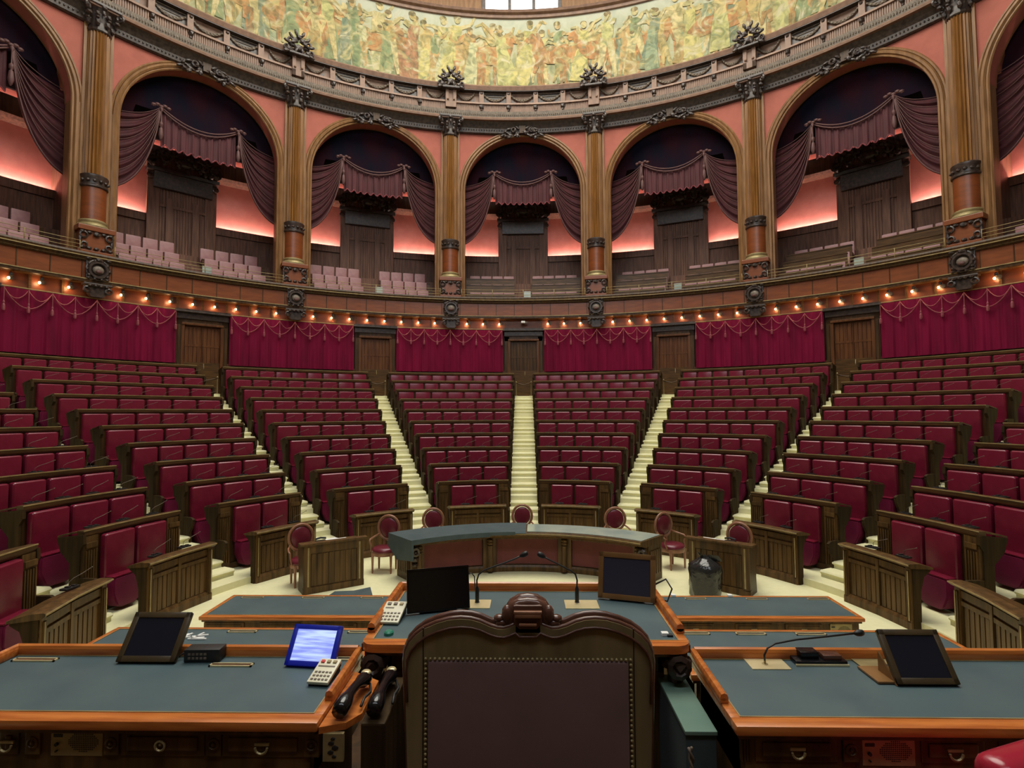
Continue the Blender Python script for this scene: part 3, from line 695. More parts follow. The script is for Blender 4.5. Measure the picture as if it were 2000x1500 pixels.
# ------------------------------------------------------------------ gallery seats
gs = thing('gallery_chair', (0, 0, 0), '', 'seat')
b = NB(); box(b, -.255, .255, -.08, .03, .32, .92, .035); obj('backrest', b, 'gseat', gs, smooth=2)
b = NB(); box(b, -.235, .235, -.42, -.08, .30, .42, .035); obj('seat_cushion', b, 'gseat', gs, smooth=2)
b = NB(); box(b, -.25, .25, -.35, .02, 0, .3); obj('base', b, 'wood', gs)
rail = thing('gallery_bench_rail', (0, 0, 0), '', 'barrier', 'wooden rails between the gallery seat rows')
b = NB(); arc(b, rect(0, .05, 0, .62), -.1, .1, 1)
b.free()
for a in BAYS:
    if a in (-67.5, 67.5): lim = 1
    for s_ in (-1, 1):
        for q, (r, z) in enumerate(((18.05, 8.2), (18.8, 8.75), (19.55, 9.35))):
            fr = a >= -1   # the right hand boxes have desk rails before each row
            for n_ in range(4):
                aa = a + s_ * (2.15 + n_ * (1.72 - .02 * q)) ; p = PP(r, aa, z)
                if inframe(p + Vector((0, 0, .7)), 30) is None: continue
                idx = n_ if s_ > 0 else 3 - n_
                place(gs, p, -R_(aa), 'rose gallery seat %s from left, %s row, %s half, %s' % (ORD[idx + 1], ('front', 'middle', 'back')[q], 'right' if s_ > 0 else 'left', ARCH[a].replace('cut off ', '').replace(' at the', ' at')), 'rose seats in the gallery boxes')
            if inframe(PP(r, a + s_ * 4.6, z + .5), 60):
                zz = z + (.78 if fr else .35) if q else z + (.72 if fr else .3); zh = .17
                b = NB(); arc(b, rect(r - .58, r - .53, z, zz - (.12 if fr and q == 2 else 0)), a + s_ * 1.3, a + s_ * 8.6, 4); arc(b, rect(r - .60, r - .45, zz - .04 - (.12 if fr and q == 2 else 0), zz - (.12 if fr and q == 2 else 0)), a + s_ * 1.3, a + s_ * 8.6, 4)
                t = thing('gallery_barrier', PP(r - .47, a + s_ * 4.9, z)[:], 'wooden rail before %s row gallery seats, %s half, %s' % (('front', 'middle', 'back')[q], 'right' if s_ > 0 else 'left', ARCH[a]), 'bench rail', 'wooden rails between the gallery seat rows')
                obj('rail', b, 'woodh', t)
    b = NB(); arc(b, rect(17.35, 17.38, 8.62, 9.02), a + .1, a + 1.15, 1)
    o = obj('notice_board', b, 'glass'); tag(o, 'pale notice panel behind the gallery rail in the %s' % ARCH[a], 'panel', 'pale panels behind the gallery rail')
bpy.data.objects.remove(rail)
for q, a in enumerate(BAYS):        # brass hand rails between the pedestals
    ra = thing('brass_handrail', PP(16.85, a, 8.6)[:], 'thin triple brass handrail on the parapet before the %s' % ARCH[a], 'handrail', 'brass rails along the gallery parapet')
    b = NB()
    for z in (8.74, 8.86, 8.98): tube(b, [PP(16.85, a + x, z) for x in [-9.6 + i * 19.2 / 10 for i in range(11)]], .011, 5)
    obj('rail', b, 'gold', ra, smooth=True)
    for x in (-9.6, -4.8, 0, 4.8, 9.6): b = NB(); tube(b, [PP(16.85, a + x, 8.6), PP(16.85, a + x, 9.0)], .014, 5); obj('post', b, 'gold', ra, smooth=True)

# ------------------------------------------------------------------ crimson wall curtains
CUR = [(-86.5, -71), (-64.3, -48), (-41.9, -25.6), (-19.45, -3.2), (3.2, 19.45), (25.6, 41.9), (48, 64.3), (71, 86.5)]
CN = ['beyond the left edge', 'at far left', 'second left of the centre door', 'first left of the centre door', 'first right of the centre door', 'second right of the centre door', 'at far right', 'beyond the right edge']
for (a0, a1), nm in zip(CUR, CN):
    if abs(a0 + a1) / 2 > 70: continue
    t = thing('wall_curtain', PP(17.0, (a0 + a1) / 2, 4.1)[:], 'crimson wall curtain with cord swags and tassels, %s' % nm, 'curtain', 'crimson curtains on the wall behind the top seats')
    b = NB(); n = 150; g = []
    for i in range(n + 1):
        f = i / n; a = a0 + (a1 - a0) * f
        d = .028 * math.sin(f * 150) + .02 * math.sin(f * 61 + 1) + .012 * math.sin(f * 233)
        g.append([b.verts.new(PP(16.93 + d * (.35 + .65 * (1 - j / 5)), a, 5.22 + (7.14 - 5.22) * j / 5)) for j in range(6)])
    for i in range(n):
        for j in range(5): b.faces.new((g[i][j], g[i + 1][j], g[i + 1][j + 1], g[i][j + 1]))
    obj('cloth', b, 'cloth', t, smooth=True)
    b = NB(); P_ = [a0 + .15 + (a1 - a0 - .3) * i / 8 for i in range(9)]
    for i in range(8):
        tube(b, [PP(16.85, P_[i] + (P_[i + 1] - P_[i]) * x, 7.1 - .28 * (1 - (2 * x - 1) ** 2)) for x in [k / 8 for k in range(9)]], .014, 4)
    for i in range(0, 7, 2):
        tube(b, [PP(16.84, P_[i] + (P_[i + 2] - P_[i]) * x, 7.1 - .55 * (1 - (2 * x - 1) ** 2)) for x in [k / 12 for k in range(13)]], .016, 4)
    obj('cord_swag', b, 'cord', t)
    for i in range(9):
        b = NB(); c = PP(16.82, P_[i], 6.42)
        lathe(b, [(.035, 0), (.045, .05), (.04, .16), (.02, .2), (.03, .24), (.012, .3), (.012, .7)], c, 6); obj('tassel', b, 'cord', t)

# ------------------------------------------------------------------ lamps under the gallery
lp = thing('wall_lamp', (0, 0, 0), '', 'lamp', 'bare bulbs under the gallery')
b = NB(); lathe(b, [(.03, 0), (.045, .03), (.045, .09), (.02, .12)], (.05, -.02, .04), 8); tube(b, [(.05, .1, .1), (.05, 0, .12)], .02, 5); lathe(b, [(.075, 0), (.075, .02)], (0, 0, 0), 10, mt=mloc((.09, .1, .02)) @ Matrix.Rotation(PI / 2, 4, 'X'))
obj('socket', b, 'blackm', lp)
b = NB(); blob(b, (0, 0, -.02), (.036, .036, .044), 2); obj('bulb', b, 'bulb', lp, smooth=True)
nl = 0
for a in COLS[:-1]:
    for i in range(8):
        aa = a + 2.45 + i * 2.514
        if a == -11.25 and i in (3, 4): continue
        p = PP(16.92, aa, 7.43)
        if inframe(p, 40) is None: continue
        wh = ARCH[a + 11.25].replace('cut off arch', 'last arch')
        o = place(lp, p, -R_(aa), 'glowing bulb under the gallery, %s from left below %s' % (ORD[(i if not (a == -11.25 and i > 4) else i - 2) + 1], wh)); nl += 1
        d = bpy.data.lights.new('bulb_light', 'POINT'); d.energy = 8.5; d.color = (1, .55, .25); d.shadow_soft_size = .05; d.use_shadow = True
        lo = bpy.data.objects.new('bulb_light', d); COL.objects.link(lo); lo.parent = o; lo.location = (0, .02, -.03)
o = thing('security_camera', PP(16.85, .3, 7.5)[:], 'small white security camera over the central door', 'camera')
b = NB(); mm = radial(.2, 16.8, 7.48); box(b, -.16, .02, -.1, .06, -.04, .05, .01, mm); obj('housing', b, 'white', o)
b = NB(); box(b, .03, .12, -.06, .06, -.04, .02, .01, mm); tube(b, [mm @ Vector((-.05, .06, 0)), mm @ Vector((-.05, .3, .05))], .015, 5); obj('mount', b, 'relief', o)

# ------------------------------------------------------------------ benches, seats and desk microphones
SEATS = {1: 2, 2: 3, 3: 4, 4: 5, 5: 5, 6: 6, 7: 6, 8: 7, 9: 8, 10: 9}
BLK = []
for j in range(1, 6):
    for s_ in (-1, 1): BLK.append((s_ * (22.5 * j - 11.25), s_, j))
def blkname(s_, j): return '%s block %s of centre stairs' % (ORD[j], 'left' if s_ < 0 else 'right')
def halfang(k): return 11.25 - math.degrees(math.asin(W / rk(k)))
def bench_proto(k):
    r, z, f0, h = rk(k), zk(k), zf(k), halfang(k); ro = empty('bench_row')
    b = NB(); arc(b, rect(r - .02, r + .04, f0, z - .07), -h, h, 6)
    if k == 1: arc(b, rect(r - .06, r - .02, f0, f0 + .12), -h, h, 6)
    obj('back_panel', b, 'wood', ro)
    b = NB(); arc(b, [(r - .07, z - .07), (r - .05, z - .1), (r + .05, z - .1), (r + .05, z), (r - .05, z), (r - .075, z - .02)], -h, h, 6); obj('top_rail', b, 'woodh', ro)
    b = NB(); arc(b, [(r + .05, z - .03), (r + .05, z - .005), (r + .38, z - .075), (r + .38, z - .1)], -h, h, 6); obj('desk_shelf', b, 'desk', ro)
    b = NB(); arc(b, rect(r - .078, r - .06, z - .012, z + .004), -h, h, 6); obj('gilt_edge', b, 'gold', ro)
    for s_ in (-1, 1):
        m4 = radial(s_ * h, r, 0) @ Matrix.Rotation(-PI / 2, 4, 'Z')   # local x -> inward
        b = NB(); prism(b, [(-.30, z - .32), (-.36, z - .12), (-.36, z - .1), (.08, z - .06), (.09, z - .2), (.03, z - .3), (.03, f0), (-.12, f0), (-.14, z - .5)], -.03, .03, m4); obj('end_panel', b, 'ends', ro)
        b = NB(); prism(b, [(.03, f0), (.36, f0), (.34, f0 + .06), (.26, f0 + .16), (.24, f0 + .34), (.33, f0 + .5), (.36, f0 + .62), (.28, f0 + .66), (.03, f0 + .66)], -.025, .025, m4)
        torus(b, (0, 0, 0), .07, .02, mt=m4 @ mloc((.27, 0, f0 + .56)), n=9); obj('seat_bracket', b, 'ends', ro)
        if k == 1:
            hp = math.degrees(.27 / r); c = s_ * (h - hp / 2)
            b = NB(); arc(b, rect(r - .07, r - .02, f0, z - .1), c - hp / 2, c + hp / 2, 2)
            for q in range(5): arc(b, rect(r - .09, r - .07, f0 + .15, z - .32), c - hp * .4 + q * hp * .18, c - hp * .4 + q * hp * .18 + hp * .09, 1)
            arc(b, rect(r - .1, r - .07, z - .28, z - .2), c - hp * .4, c + hp * .4, 1)
            obj('end_post', b, 'desk', ro)
    return ro
for k in range(1, 11):
    ro = bench_proto(k)
    for (c, s_, j) in BLK:
        if not any(inframe(PP(rk(k), c + d, zk(k)), 60) for d in (-9, -4, 0, 4, 9)): continue
        o = place(ro, (0, 0, 0), -R_(c), None, 'curved bench backs of the tiered stalls')
        tag(o, 'dark wooden bench back with desk shelf, %s row, %s' % (ORD[k], blkname(s_, j)), 'bench')
# front desks of each block
hf = 6.55; r = 6.05; z = 1.02
ro = thing('front_desk', (0, 0, 0), '', 'desk', 'panelled front desks at the foot of each block')
b = NB(); arc(b, rect(r - .02, r + .04, 0, z - .04), -hf, hf, 2)
arc(b, [(r - .08, 0), (r - .02, 0), (r - .02, .16), (r - .05, .16), (r - .08, .11)], -hf, hf, 2); arc(b, rect(r - .05, r - .02, z - .2, z - .1), -hf, hf, 2); arc(b, rect(r - .05, r - .02, .72, .78), -hf, hf, 2)
obj('front_panel', b, 'desk', ro)
b = NB(); n = 11
for q in range(n):
    a = -hf * .80 + q * hf * 1.6 / n; arc(b, rect(r - .042, r - .02, .17, .71), a + .1, a + hf * 1.6 / n - .16, 1)
obj('board_panelling', b, 'desk', ro)
for s_ in (-1, 1):
    b = NB(); arc(b, rect(r - .07, r - .02, .12, z - .08), s_ * hf, s_ * (hf - .95), 1); arc(b, rect(r - .09, r - .07, .14, z - .12), s_ * (hf - .22), s_ * (hf - .42), 1); arc(b, rect(r - .09, r - .07, .14, z - .12), s_ * (hf - .56), s_ * (hf - .76), 1); obj('pilaster', b, 'desk', ro)
b = NB(); arc(b, rect(r - .06, r - .02, .16, z - .1), -.28, .28, 1); obj('centre_stile', b, 'desk', ro)
b = NB()
for s_ in (-1, 1): arc(b, rect(r - .094, r - .09, .14, z - .12), s_ * (hf - .22), s_ * (hf - .42), 1)
obj('gilt_strip', b, 'gold', ro)
b = NB(); arc(b, [(r - .12, z - .04), (r - .08, z - .07), (r + .27, z - .09), (r + .27, z - .06), (r + .05, z), (r - .1, z), (r - .13, z - .015)], -hf - .4, hf + .4, 2); obj('desk_top', b, 'desk', ro)
b = NB(); arc(b, rect(r - .135, r - .12, z - .03, z - .012), -hf - .4, hf + .4, 2); obj('gilt_edge', b, 'gold', ro)
for s_ in (-1, 1):
    m4 = radial(s_ * (hf - .1), r, 0) @ Matrix.Rotation(-PI / 2, 4, 'Z'); b = NB()
    prism(b, [(-.25, z - .08), (.04, z - .05), (.04, 0), (-.07, 0), (-.08, .6), (-.14, .82), (-.24, .9)], -.03, .03, m4); obj('end_panel', b, 'ends', ro)
for (c, s_, j) in BLK:
    o = place(ro, (0, 0, 0), -R_(c if j < 5 else s_ * (90 + hf + 3.6)), 'panelled wooden front desk at the foot of the %s' % blkname(s_, j))
# seats
sp = thing('tip_up_chair', (0, 0, 0), '', 'seat')
b = NB(); box(b, -.28, .28, -.16, -.03, .53, 1.275, .05, None, 3); obj('backrest', b, 'seat', sp, smooth=2)
b = NB(); prism(b, [(-.25, .57), (.25, .57), (.28, .52), (.28, .30), (.20, .10), (.12, .06), (-.12, .06), (-.20, .10), (-.28, .30), (-.28, .52)], -.34, -.14)
bmesh.ops.bevel(b, geom=[e for e in b.edges if abs(e.verts[0].co.y - e.verts[1].co.y) < .01 and e.verts[0].co.y < -.3], offset=.022, segments=2, affect='EDGES')
obj('seat_cushion', b, 'seat2', sp, smooth=2)
b = NB(); box(b, -.27, .27, -.33, -.15, .565, .59, .01); obj('cushion_edge', b, 'seat', sp, smooth=2)
mp = thing('desk_microphone', (0, 0, 0), '', 'microphone')
b = NB(); box(b, -.11, .11, -.05, .06, 0, .028, .008); box(b, -.06, -.02, -.03, .03, .028, .045); box(b, .03, .08, -.03, .02, .028, .04); obj('console', b, 'blackm', mp)
b = NB(); tube(b, [(.0, .02, .03), (-.0, .02, .09), (.05, .0, .13), (.17, -.03, .17), (.27, -.05, .21)], .0042, 5); blob(b, (.285, -.052, .215), (.016, .009, .009), 1, Matrix.Rotation(-.4, 4, 'Y')); obj('gooseneck', b, 'relief', mp, smooth=True)
cand = []
for k, n in SEATS.items():
    h = halfang(k) - math.degrees((.31 if k == 1 else .06) / rk(k)); pitch = 2 * h / n
    for (c, s_, j) in BLK:
        for q in range(n):
            a = c - h + pitch * (q + .5); p = PP(rk(k), a, zf(k)); d = inframe(p + Vector((0, 0, .9)), 70)
            if d: cand.append((d, k, n, c, s_, j, q, a, R_(pitch) * (rk(k) - .1), d))
cand.sort(key=lambda t: t[0])
far = NB()
for i, (d, k, n, c, s_, j, q, a, wd, _) in enumerate(cand):
    if i < 300:
        place(sp, PP(rk(k), a, zf(k)), -R_(a), 'burgundy tip-up seat %s from left, %s row up, %s' % (ORD[q + 1], ORD[k], blkname(s_, j)), 'burgundy seats of the tiered stalls', (wd - .055) / .56)
    else:
        m4 = radial(a, rk(k), zf(k)); hw = (wd - .055) / 2
        box(far, -hw, hw, -.16, -.03, .53, 1.275, .045, m4); box(far, -hw, hw, -.34, -.14, .1, .58, .02, m4)
if len(cand) > 300:
    o = obj('tip_up_chairs', far, 'seat', kind='stuff', smooth=2); tag(o, 'more burgundy tip-up seats along the highest rows', 'seat', 'burgundy seats of the tiered stalls')
cand2 = [(d, k - 1, n, c, s_, j, q) for (d, k, n, c, s_, j, q, a, wd, _) in cand]
for i, (d, k, n, c, s_, j, q) in enumerate(cand2[:300]):
    h = (halfang(k) if k else hf) - math.degrees(.1 / rk(k)); a = c - h + 2 * h * (q + .5) / n
    if k == 0 and j == 5: a = s_ * (90 + hf + 3.6) - h + 2 * h * (q + .5) / n
    m_ = rnd.uniform(-.25, .25)
    o = place(mp, PP(rk(k) + .16, a, zk(k) - (.022 if k else .012)), -R_(a) + m_, None, 'gooseneck microphones on the desk shelves')
    tag(o, 'gooseneck microphone %s from left, %s, %s' % (ORD[q + 1], 'front desk' if k == 0 else ORD[k] + ' bench row', blkname(s_, j)), 'microphone')
# papers on the highest shelves
pp = thing('paper_stack', (0, 0, 0), '', 'papers', 'papers lying on the upper desk shelves'); b = NB(); box(b, -.12, .12, -.03, .03, 0, .035, .008); obj('sheets', b, 'white', pp)
for (k, c, d, nm) in [(8, -33.75, 4, 'a'), (8, 33.75, -5, 'b'), (9, -56.25, 5, 'c'), (9, -56.25, -1, 'd'), (9, 56.25, 2, 'e'), (7, 33.75, -7, 'f'), (9, 11.25, -3, 'g'), (9, 56.25, -5, 'h')]:
    s_ = 1 if c > 0 else -1; j = int(abs(c) / 22.5) + 1
    place(pp, PP(rk(k) + .2, c + d, zk(k) - .035), -R_(c + d), 'paper stack %s of %s row shelf, %s' % ('at right end' if d > 3 else 'at left end' if d < -3 else 'mid way', ORD[k], blkname(s_, j)))

# ================================================================== the well of the chamber
# curved front bench
t = thing('curved_bench_table', PP(3.8, 1.8, 0)[:], 'long curved wooden table with claret panels in the middle of the well', 'table')
A0, A1 = -38, 41
b = NB(); arc(b, [(3.42, .78), (3.5, .74), (4.2, .74), (4.25, .8), (4.25, .87), (3.36, .87), (3.34, .84), (3.36, .8)], A0 - 2, A1 + 1, 60); obj('table_top', b, 'desk', t)
b = NB(); arc(b, rect(3.332, 3.345, .835, .85), A0 - 2, A1 + 1, 60); obj('gilt_edge', b, 'gold', t)
b = NB(); arc(b, rect(3.70, 3.78, 0, .75), A0, A1, 50); arc(b, [(3.63, 0), (3.70, 0), (3.70, .13), (3.66, .13), (3.63, .09)], A0, A1, 50); arc(b, rect(3.64, 3.70, .68, .75), A0, A1, 50); obj('body', b, 'desk', t)
PIL = [-36, -11.5, 13.7, 39]
for i in range(3):
    b = NB(); arc(b, rect(3.68, 3.70, .15, .67), PIL[i] + 2.4, PIL[i + 1] - 2.4, 16); obj('claret_panel', b, 'claret', t)
for a in PIL:
    b = NB(); arc(b, rect(3.62, 3.70, 0, .72), a - 2.2, a + 2.2, 2); arc(b, rect(3.58, 3.62, .05, .6), a - 1.0, a + 1.0, 2); lathe(b, [(.06, .05), (.05, .1), (.05, .55), (.065, .58)], PP(3.55, a, 0), 8)
    for z_ in (.62, .68): blob(b, PP(3.56, a, z_), (.08, .07, .05), 1)
    obj('pilaster', b, 'desk', t)
for s_, a in ((-1, A0), (1, A1)):
    m4 = radial(a, 3.70, 0) @ Matrix.Rotation(-PI / 2, 4, 'Z'); b = NB(); prism(b, [(-.55, 0), (0, 0), (0, .75), (-.55, .75)], -.03, .03, m4)
    for q in range(6): box(b, -.5 + .08 * q, -.45 + .08 * q, -.05, .05, .15, .62, 0, m4)
    obj('end_panel', b, 'desk', t)
    b = NB()
    for (z_, r_) in ((.68, .09), (.58, .11), (.46, .09), (.35, .06)): blob(b, PP(3.55, a - s_ * .3, z_), (r_, .08, r_ * .8), 1)
    torus(b, (0, 0, 0), .07, .035, mt=radial(a, 3.48, .62), n=9); obj('carved_console', b, 'carve', t)
o = obj('glass_plate', (lambda bb: (arc(bb, rect(3.42, 4.18, .872, .884), 1.2, 41.5, 30), bb)[1])(NB()), 'glass'); tag(o, 'pale glass plate covering the right half of the curved table', 'glass top')
b = NB(); arc(b, [(3.33, .8), (3.345, .8), (3.36, .874), (4.27, .874), (4.29, .8), (4.3, .8), (4.29, .895), (3.33, .895)], -40, -12, 20)
arc(b, [(3.33, .83), (3.345, .83), (3.36, .874), (4.27, .874), (4.29, .8), (4.3, .8), (4.29, .895), (3.33, .895)], -12, -3, 8)
arc(b, [(3.33, .86), (3.345, .86), (3.36, .874), (4.27, .874), (4.27, .895), (3.38, .895)], -3, .8, 4)
arc(b, [(3.33, .50), (3.9, .42), (4.29, .62), (4.29, .895), (3.33, .895)], -40.9, -40, 1)
o = obj('dark_table_cover', b, 'greenc'); tag(o, 'dark green cloth cover draped over the left half of the curved table', 'table cover')
# round-backed armchairs
ac = thing('medallion_armchair', (0, 0, 0), '', 'armchair', 'round backed armchairs in the well')
b = NB(); torus(b, (0, 0, 0), .235, .03, mt=mloc((0, .26, .87)) @ Matrix.Diagonal((1, 1, 1.1, 1)) , n=24, m=6); obj('back_frame', b, 'chairw', ac, smooth=True)
b = NB(); blob(b, (0, .255, .87), (.20, .045, .22), 3); obj('backrest', b, 'claretl', ac, smooth=True)
b = NB(); lathe(b, [(.25, .42), (.27, .44), (.27, .48), (.22, .52), (0.02, .53)], (0, 0, 0), 20); obj('seat', b, 'claretl', ac, smooth=True)
b = NB(); lathe(b, [(.26, .36), (.27, .38), (.27, .43), (.25, .44)], (0, 0, 0), 20); tube(b, [(-.1, .24, .4), (-.09, .26, .66)], .018, 6); tube(b, [(.1, .24, .4), (.09, .26, .66)], .018, 6); obj('seat_rail', b, 'chairw', ac, smooth=2)
for x, y in ((-.2, -.17), (.2, -.17), (-.19, .19), (.19, .19)):
    b = NB(); lathe(b, [(.016, 0), (.02, .05), (.028, .33), (.036, .38), (.03, .42)], (x, y, 0), 8); obj('leg', b, 'chairw', ac, smooth=2)
for s_ in (-1, 1):
    b = NB(); tube(b, [(s_ * .2, .25, .74), (s_ * .27, .12, .70), (s_ * .3, -.05, .68), (s_ * .29, -.12, .65), (s_ * .27, -.08, .56), (s_ * .25, -.12, .44)], .019, 6); obj('arm', b, 'chairw', ac, smooth=True)
for x, y, rz, nm in [(-2.98, 3.62, -.1, 'at the left end of the curved table, beside its cloth'), (-2.1, 4.5, .1, 'behind the left half of the curved table'), (-.04, 4.98, 0, 'in front of the central stairs'),
                     (2.14, 4.6, 0, 'behind the right half of the curved table'), (3.22, 3.95, .5, 'at the right end of the curved table, seat fully visible'), (-4.36, 2.72, .62, 'behind the small desk on the left'), (4.18, 2.86, -.66, 'behind the small desk with the bin bag')]:
    place(ac, (x, y, 0), rz, 'round backed claret armchair %s' % nm)
# small stenographers' desks
sd = thing('small_desk', (0, 0, 0), '', 'desk', 'small panelled desks standing in the well')
b = NB(); box(b, -.57, .57, 0, .04, .0, .9); box(b, -.58, .58, -.03, .04, 0, .12, .01); box(b, -.57, .57, -.02, .02, .74, .9); box(b, -.57, -.44, -.03, .02, .1, .9); box(b, .44, .57, -.03, .02, .1, .9); obj('front_panel', b, 'desk', sd)
b = NB(); n = 8
for q in range(n): box(b, -.43 + .86 * q / n + .008, -.43 + .86 * (q + 1) / n - .012, -.015, .01, .14, .73, .006)
obj('board_panelling', b, 'desk', sd)
b = NB(); box(b, -.5, -.47, -.04, -.03, .14, .86); box(b, .47, .5, -.04, -.03, .14, .86); obj('gilt_strip', b, 'gold', sd)
b = NB(); box(b, -.64, .64, -.07, .09, .9, .94, .012); obj('top_rim', b, 'desk', sd)
b = NB(); box(b, -.56, .56, .04, .46, .84, .87, .006); obj('desk_top', b, 'desk', sd)
for s_ in (-1, 1):
    b = NB(); prism(b, [(.04, 0), (.38, 0), (.34, .3), (.46, .86), (.04, .9)], -.02, .02, mloc((s_ * .55, 0, 0)) @ Matrix.Rotation(PI / 2, 4, 'Z')); obj('side_panel', b, 'wood', sd)
LD, RD = (-3.64, 2.385), (3.68, 2.375)
place(sd, (*LD, 0), R_(34.9), 'small panelled desk standing alone on the left of the well')
place(sd, (*RD, 0), R_(-38.3), 'small panelled desk on the right of the well, behind the bin bag')
def on(loc, rz, x, y, z): return Matrix.Translation((*loc, 0)) @ Matrix.Rotation(rz, 4, 'Z') @ mloc((x, y, z))
for loc, rz, nm in ((LD, R_(34.9), 'left'), (RD, R_(-38.3), 'right')):
    b = NB(); box(b, -.22, .22, -.12, .12, 0, .012, .003, on(loc, rz, .12 if nm == 'left' else -.2, .26, .87)); box(b, -.1, .15, -.1, .1, .012, .03, .003, on(loc, rz + .3, .1 if nm == 'left' else -.2, .26, .87))
    o = obj('loose_papers', b, 'white'); tag(o, 'loose white papers spread on the small desk on the %s' % nm, 'papers', 'papers on the small desks')
    b = NB(); m4 = on(loc, rz, -.2 if nm == 'left' else .15, .22, .87); box(b, -.1, .1, -.06, .06, 0, .05, .015, m4); tube(b, [m4 @ Vector(p) for p in ((-.1, 0, .08), (0, 0, .1), (.1, 0, .08))], .02, 6)
    o = obj('desk_telephone', b, 'blackm'); tag(o, 'black telephone on the small desk on the %s' % nm, 'telephone')
# bin bag
t = thing('bin_bag', (3.31, 2.02, 0), 'shiny black plastic bin bag standing before the small right desk', 'bin bag')
b = NB(); n = 36; prof = [(.24, 0), (.275, .05), (.285, .2), (.28, .38), (.29, .5), (.27, .58), (.20, .64), (.13, .68), (.10, .71)]
rings = []
for i, (r_, z_) in enumerate(prof):
    rings.append([b.verts.new((3.31 + (r_ * (1 + .07 * math.sin(5 * a_ + z_ * 9) + (.10 * math.sin(11 * a_ + 2) if z_ > .5 else .02 * math.sin(9 * a_)))) * math.cos(a_), 2.02 + .95 * r_ * (1 + .06 * math.sin(4 * a_ + 1)) * math.sin(a_), z_)) for a_ in [2 * PI * k / n for k in range(n)]])
for i in range(len(rings) - 1):
    for k in range(n): b.faces.new((rings[i][k], rings[i][(k + 1) % n], rings[i + 1][(k + 1) % n], rings[i + 1][k]))
b.faces.new(rings[0][::-1]); b.faces.new(rings[-1]); obj('bag', b, 'bag', t, smooth=True)
for s_, pts in ((0, [(-.05, 0, .68), (-.16, -.04, .84), (-.02, -.02, .74)]), (1, [(.05, 0, .68), (.3, -.05, .66), (.22, -.06, .76), (.06, -.02, .77)]), (2, [(-.08, -.03, .66), (-.02, -.2, .45), (.08, -.22, .42), (.05, -.05, .74), (-.02, -.03, .78)])):
    b = NB(); vs = [b.verts.new((3.31 + p[0], 2.02 + p[1], p[2])) for p in pts]; ws = [b.verts.new((3.31 + p[0] * .9, 2.02 + p[1] + .03, p[2] - .02)) for p in pts]
    b.faces.new(vs); b.faces.new(ws[::-1])
    for k in range(len(vs)): b.faces.new((vs[k], vs[(k + 1) % len(vs)], ws[(k + 1) % len(vs)], ws[k]))
    obj('tied_ear', b, 'bag', t)
b = NB(); m4 = Matrix.Translation((-2.8, .62, 0)) @ Matrix.Rotation(.35, 4, 'Z')
box(b, -.34, .3, -.2, .2, 0, .42, .06, m4); prism(b, [(-.36, .40), (.33, .42), (.36, .50), (.1, .47), (-.2, .49)], -.22, .22, m4)
o = obj('covered_stool', b, 'greenc'); tag(o, 'low stool under a folded blue green cover behind the lower left desk', 'stool')

# ================================================================== leather-topped rostrum desks
def prism_z(bm, poly, z0, z1):
    a = [bm.verts.new((x, y, z0)) for x, y in poly]; c = [bm.verts.new((x, y, z1)) for x, y in poly]; n = len(poly)
    for i in range(n): bm.faces.new((a[i], a[(i + 1) % n], c[(i + 1) % n], c[i]))
    bm.faces.new(a[::-1]); bm.faces.new(c)
def leather_desk(name, x0, x1, y0, y1, z, fl, label, rc=0, bw=.07, nb=.09, lips='', body=.05, kneehole=False, parts=True):
    t = thing(name, ((x0 + x1) / 2, (y0 + y1) / 2, fl), label, 'desk', None)
    b = NB()
    box(b, x0 + rc, x1 - rc, y0, y0 + nb, z - .045, z, .012) if not rc else prism_z(b, [(x0 + rc - rc * math.sin(q), y0 + rc - rc * math.cos(q)) for q in (PI / 2, PI / 3, PI / 6, 0)] + [(x1 - rc + rc * math.sin(q), y0 + rc - rc * math.cos(q)) for q in (0, PI / 6, PI / 3, PI / 2)] + [(x1, y0 + nb), (x0, y0 + nb)], z - .045, z); box(b, x0, x1, y1 - bw, y1, z - .045, z, .01); box(b, x0, x0 + bw, y0 + nb - .01, y1 - bw + .01, z - .045, z, .008); box(b, x1 - bw, x1, y0 + nb - .01, y1 - bw + .01, z - .045, z, .008)
    obj('top_border', b, 'orange', t, smooth=2)
    b = NB(); box(b, x0 + bw - .005, x1 - bw + .005, y0 + nb - .005, y1 - bw + .005, z - .04, z - .003); obj('leather_inset', b, 'leather', t)
    b = NB(); box(b, x0 + bw - .006, x1 - bw + .006, y0 + nb - .006, y0 + nb, z - .01, z + .0015); box(b, x0 + bw - .006, x1 - bw + .006, y1 - bw, y1 - bw + .006, z - .01, z + .0015)
    box(b, x0 + bw - .006, x0 + bw, y0 + nb, y1 - bw, z - .01, z + .0015); box(b, x1 - bw, x1 - bw + .006, y0 + nb, y1 - bw, z - .01, z + .0015); obj('gilt_line', b, 'gold', t)
    b = NB(); box(b, x0 + .02, x1 - .02, y0 + .03, y1 - .02, z - .075, z - .045, .008)
    ix0, ix1, iy0, iy1 = x0 + body, x1 - body, y0 + body, y1 - .04
    if kneehole:
        wdt = (ix1 - ix0)
        box(b, ix0, ix0 + wdt * .28, iy0, iy1, fl, z - .07); box(b, ix1 - wdt * .28, ix1, iy0, iy1, fl, z - .07); box(b, ix0, ix1, iy0, iy1, z - .2, z - .07); box(b, ix0, ix1, iy1 - .04, iy1, fl, z - .07)
    else:
        box(b, ix0, ix1, iy0 + .05, iy1, fl, z - .07); box(b, ix0, ix1, iy0, iy1, z - .3, z - .07, .006)
    obj('carcass', b, 'desk', t)
    return t
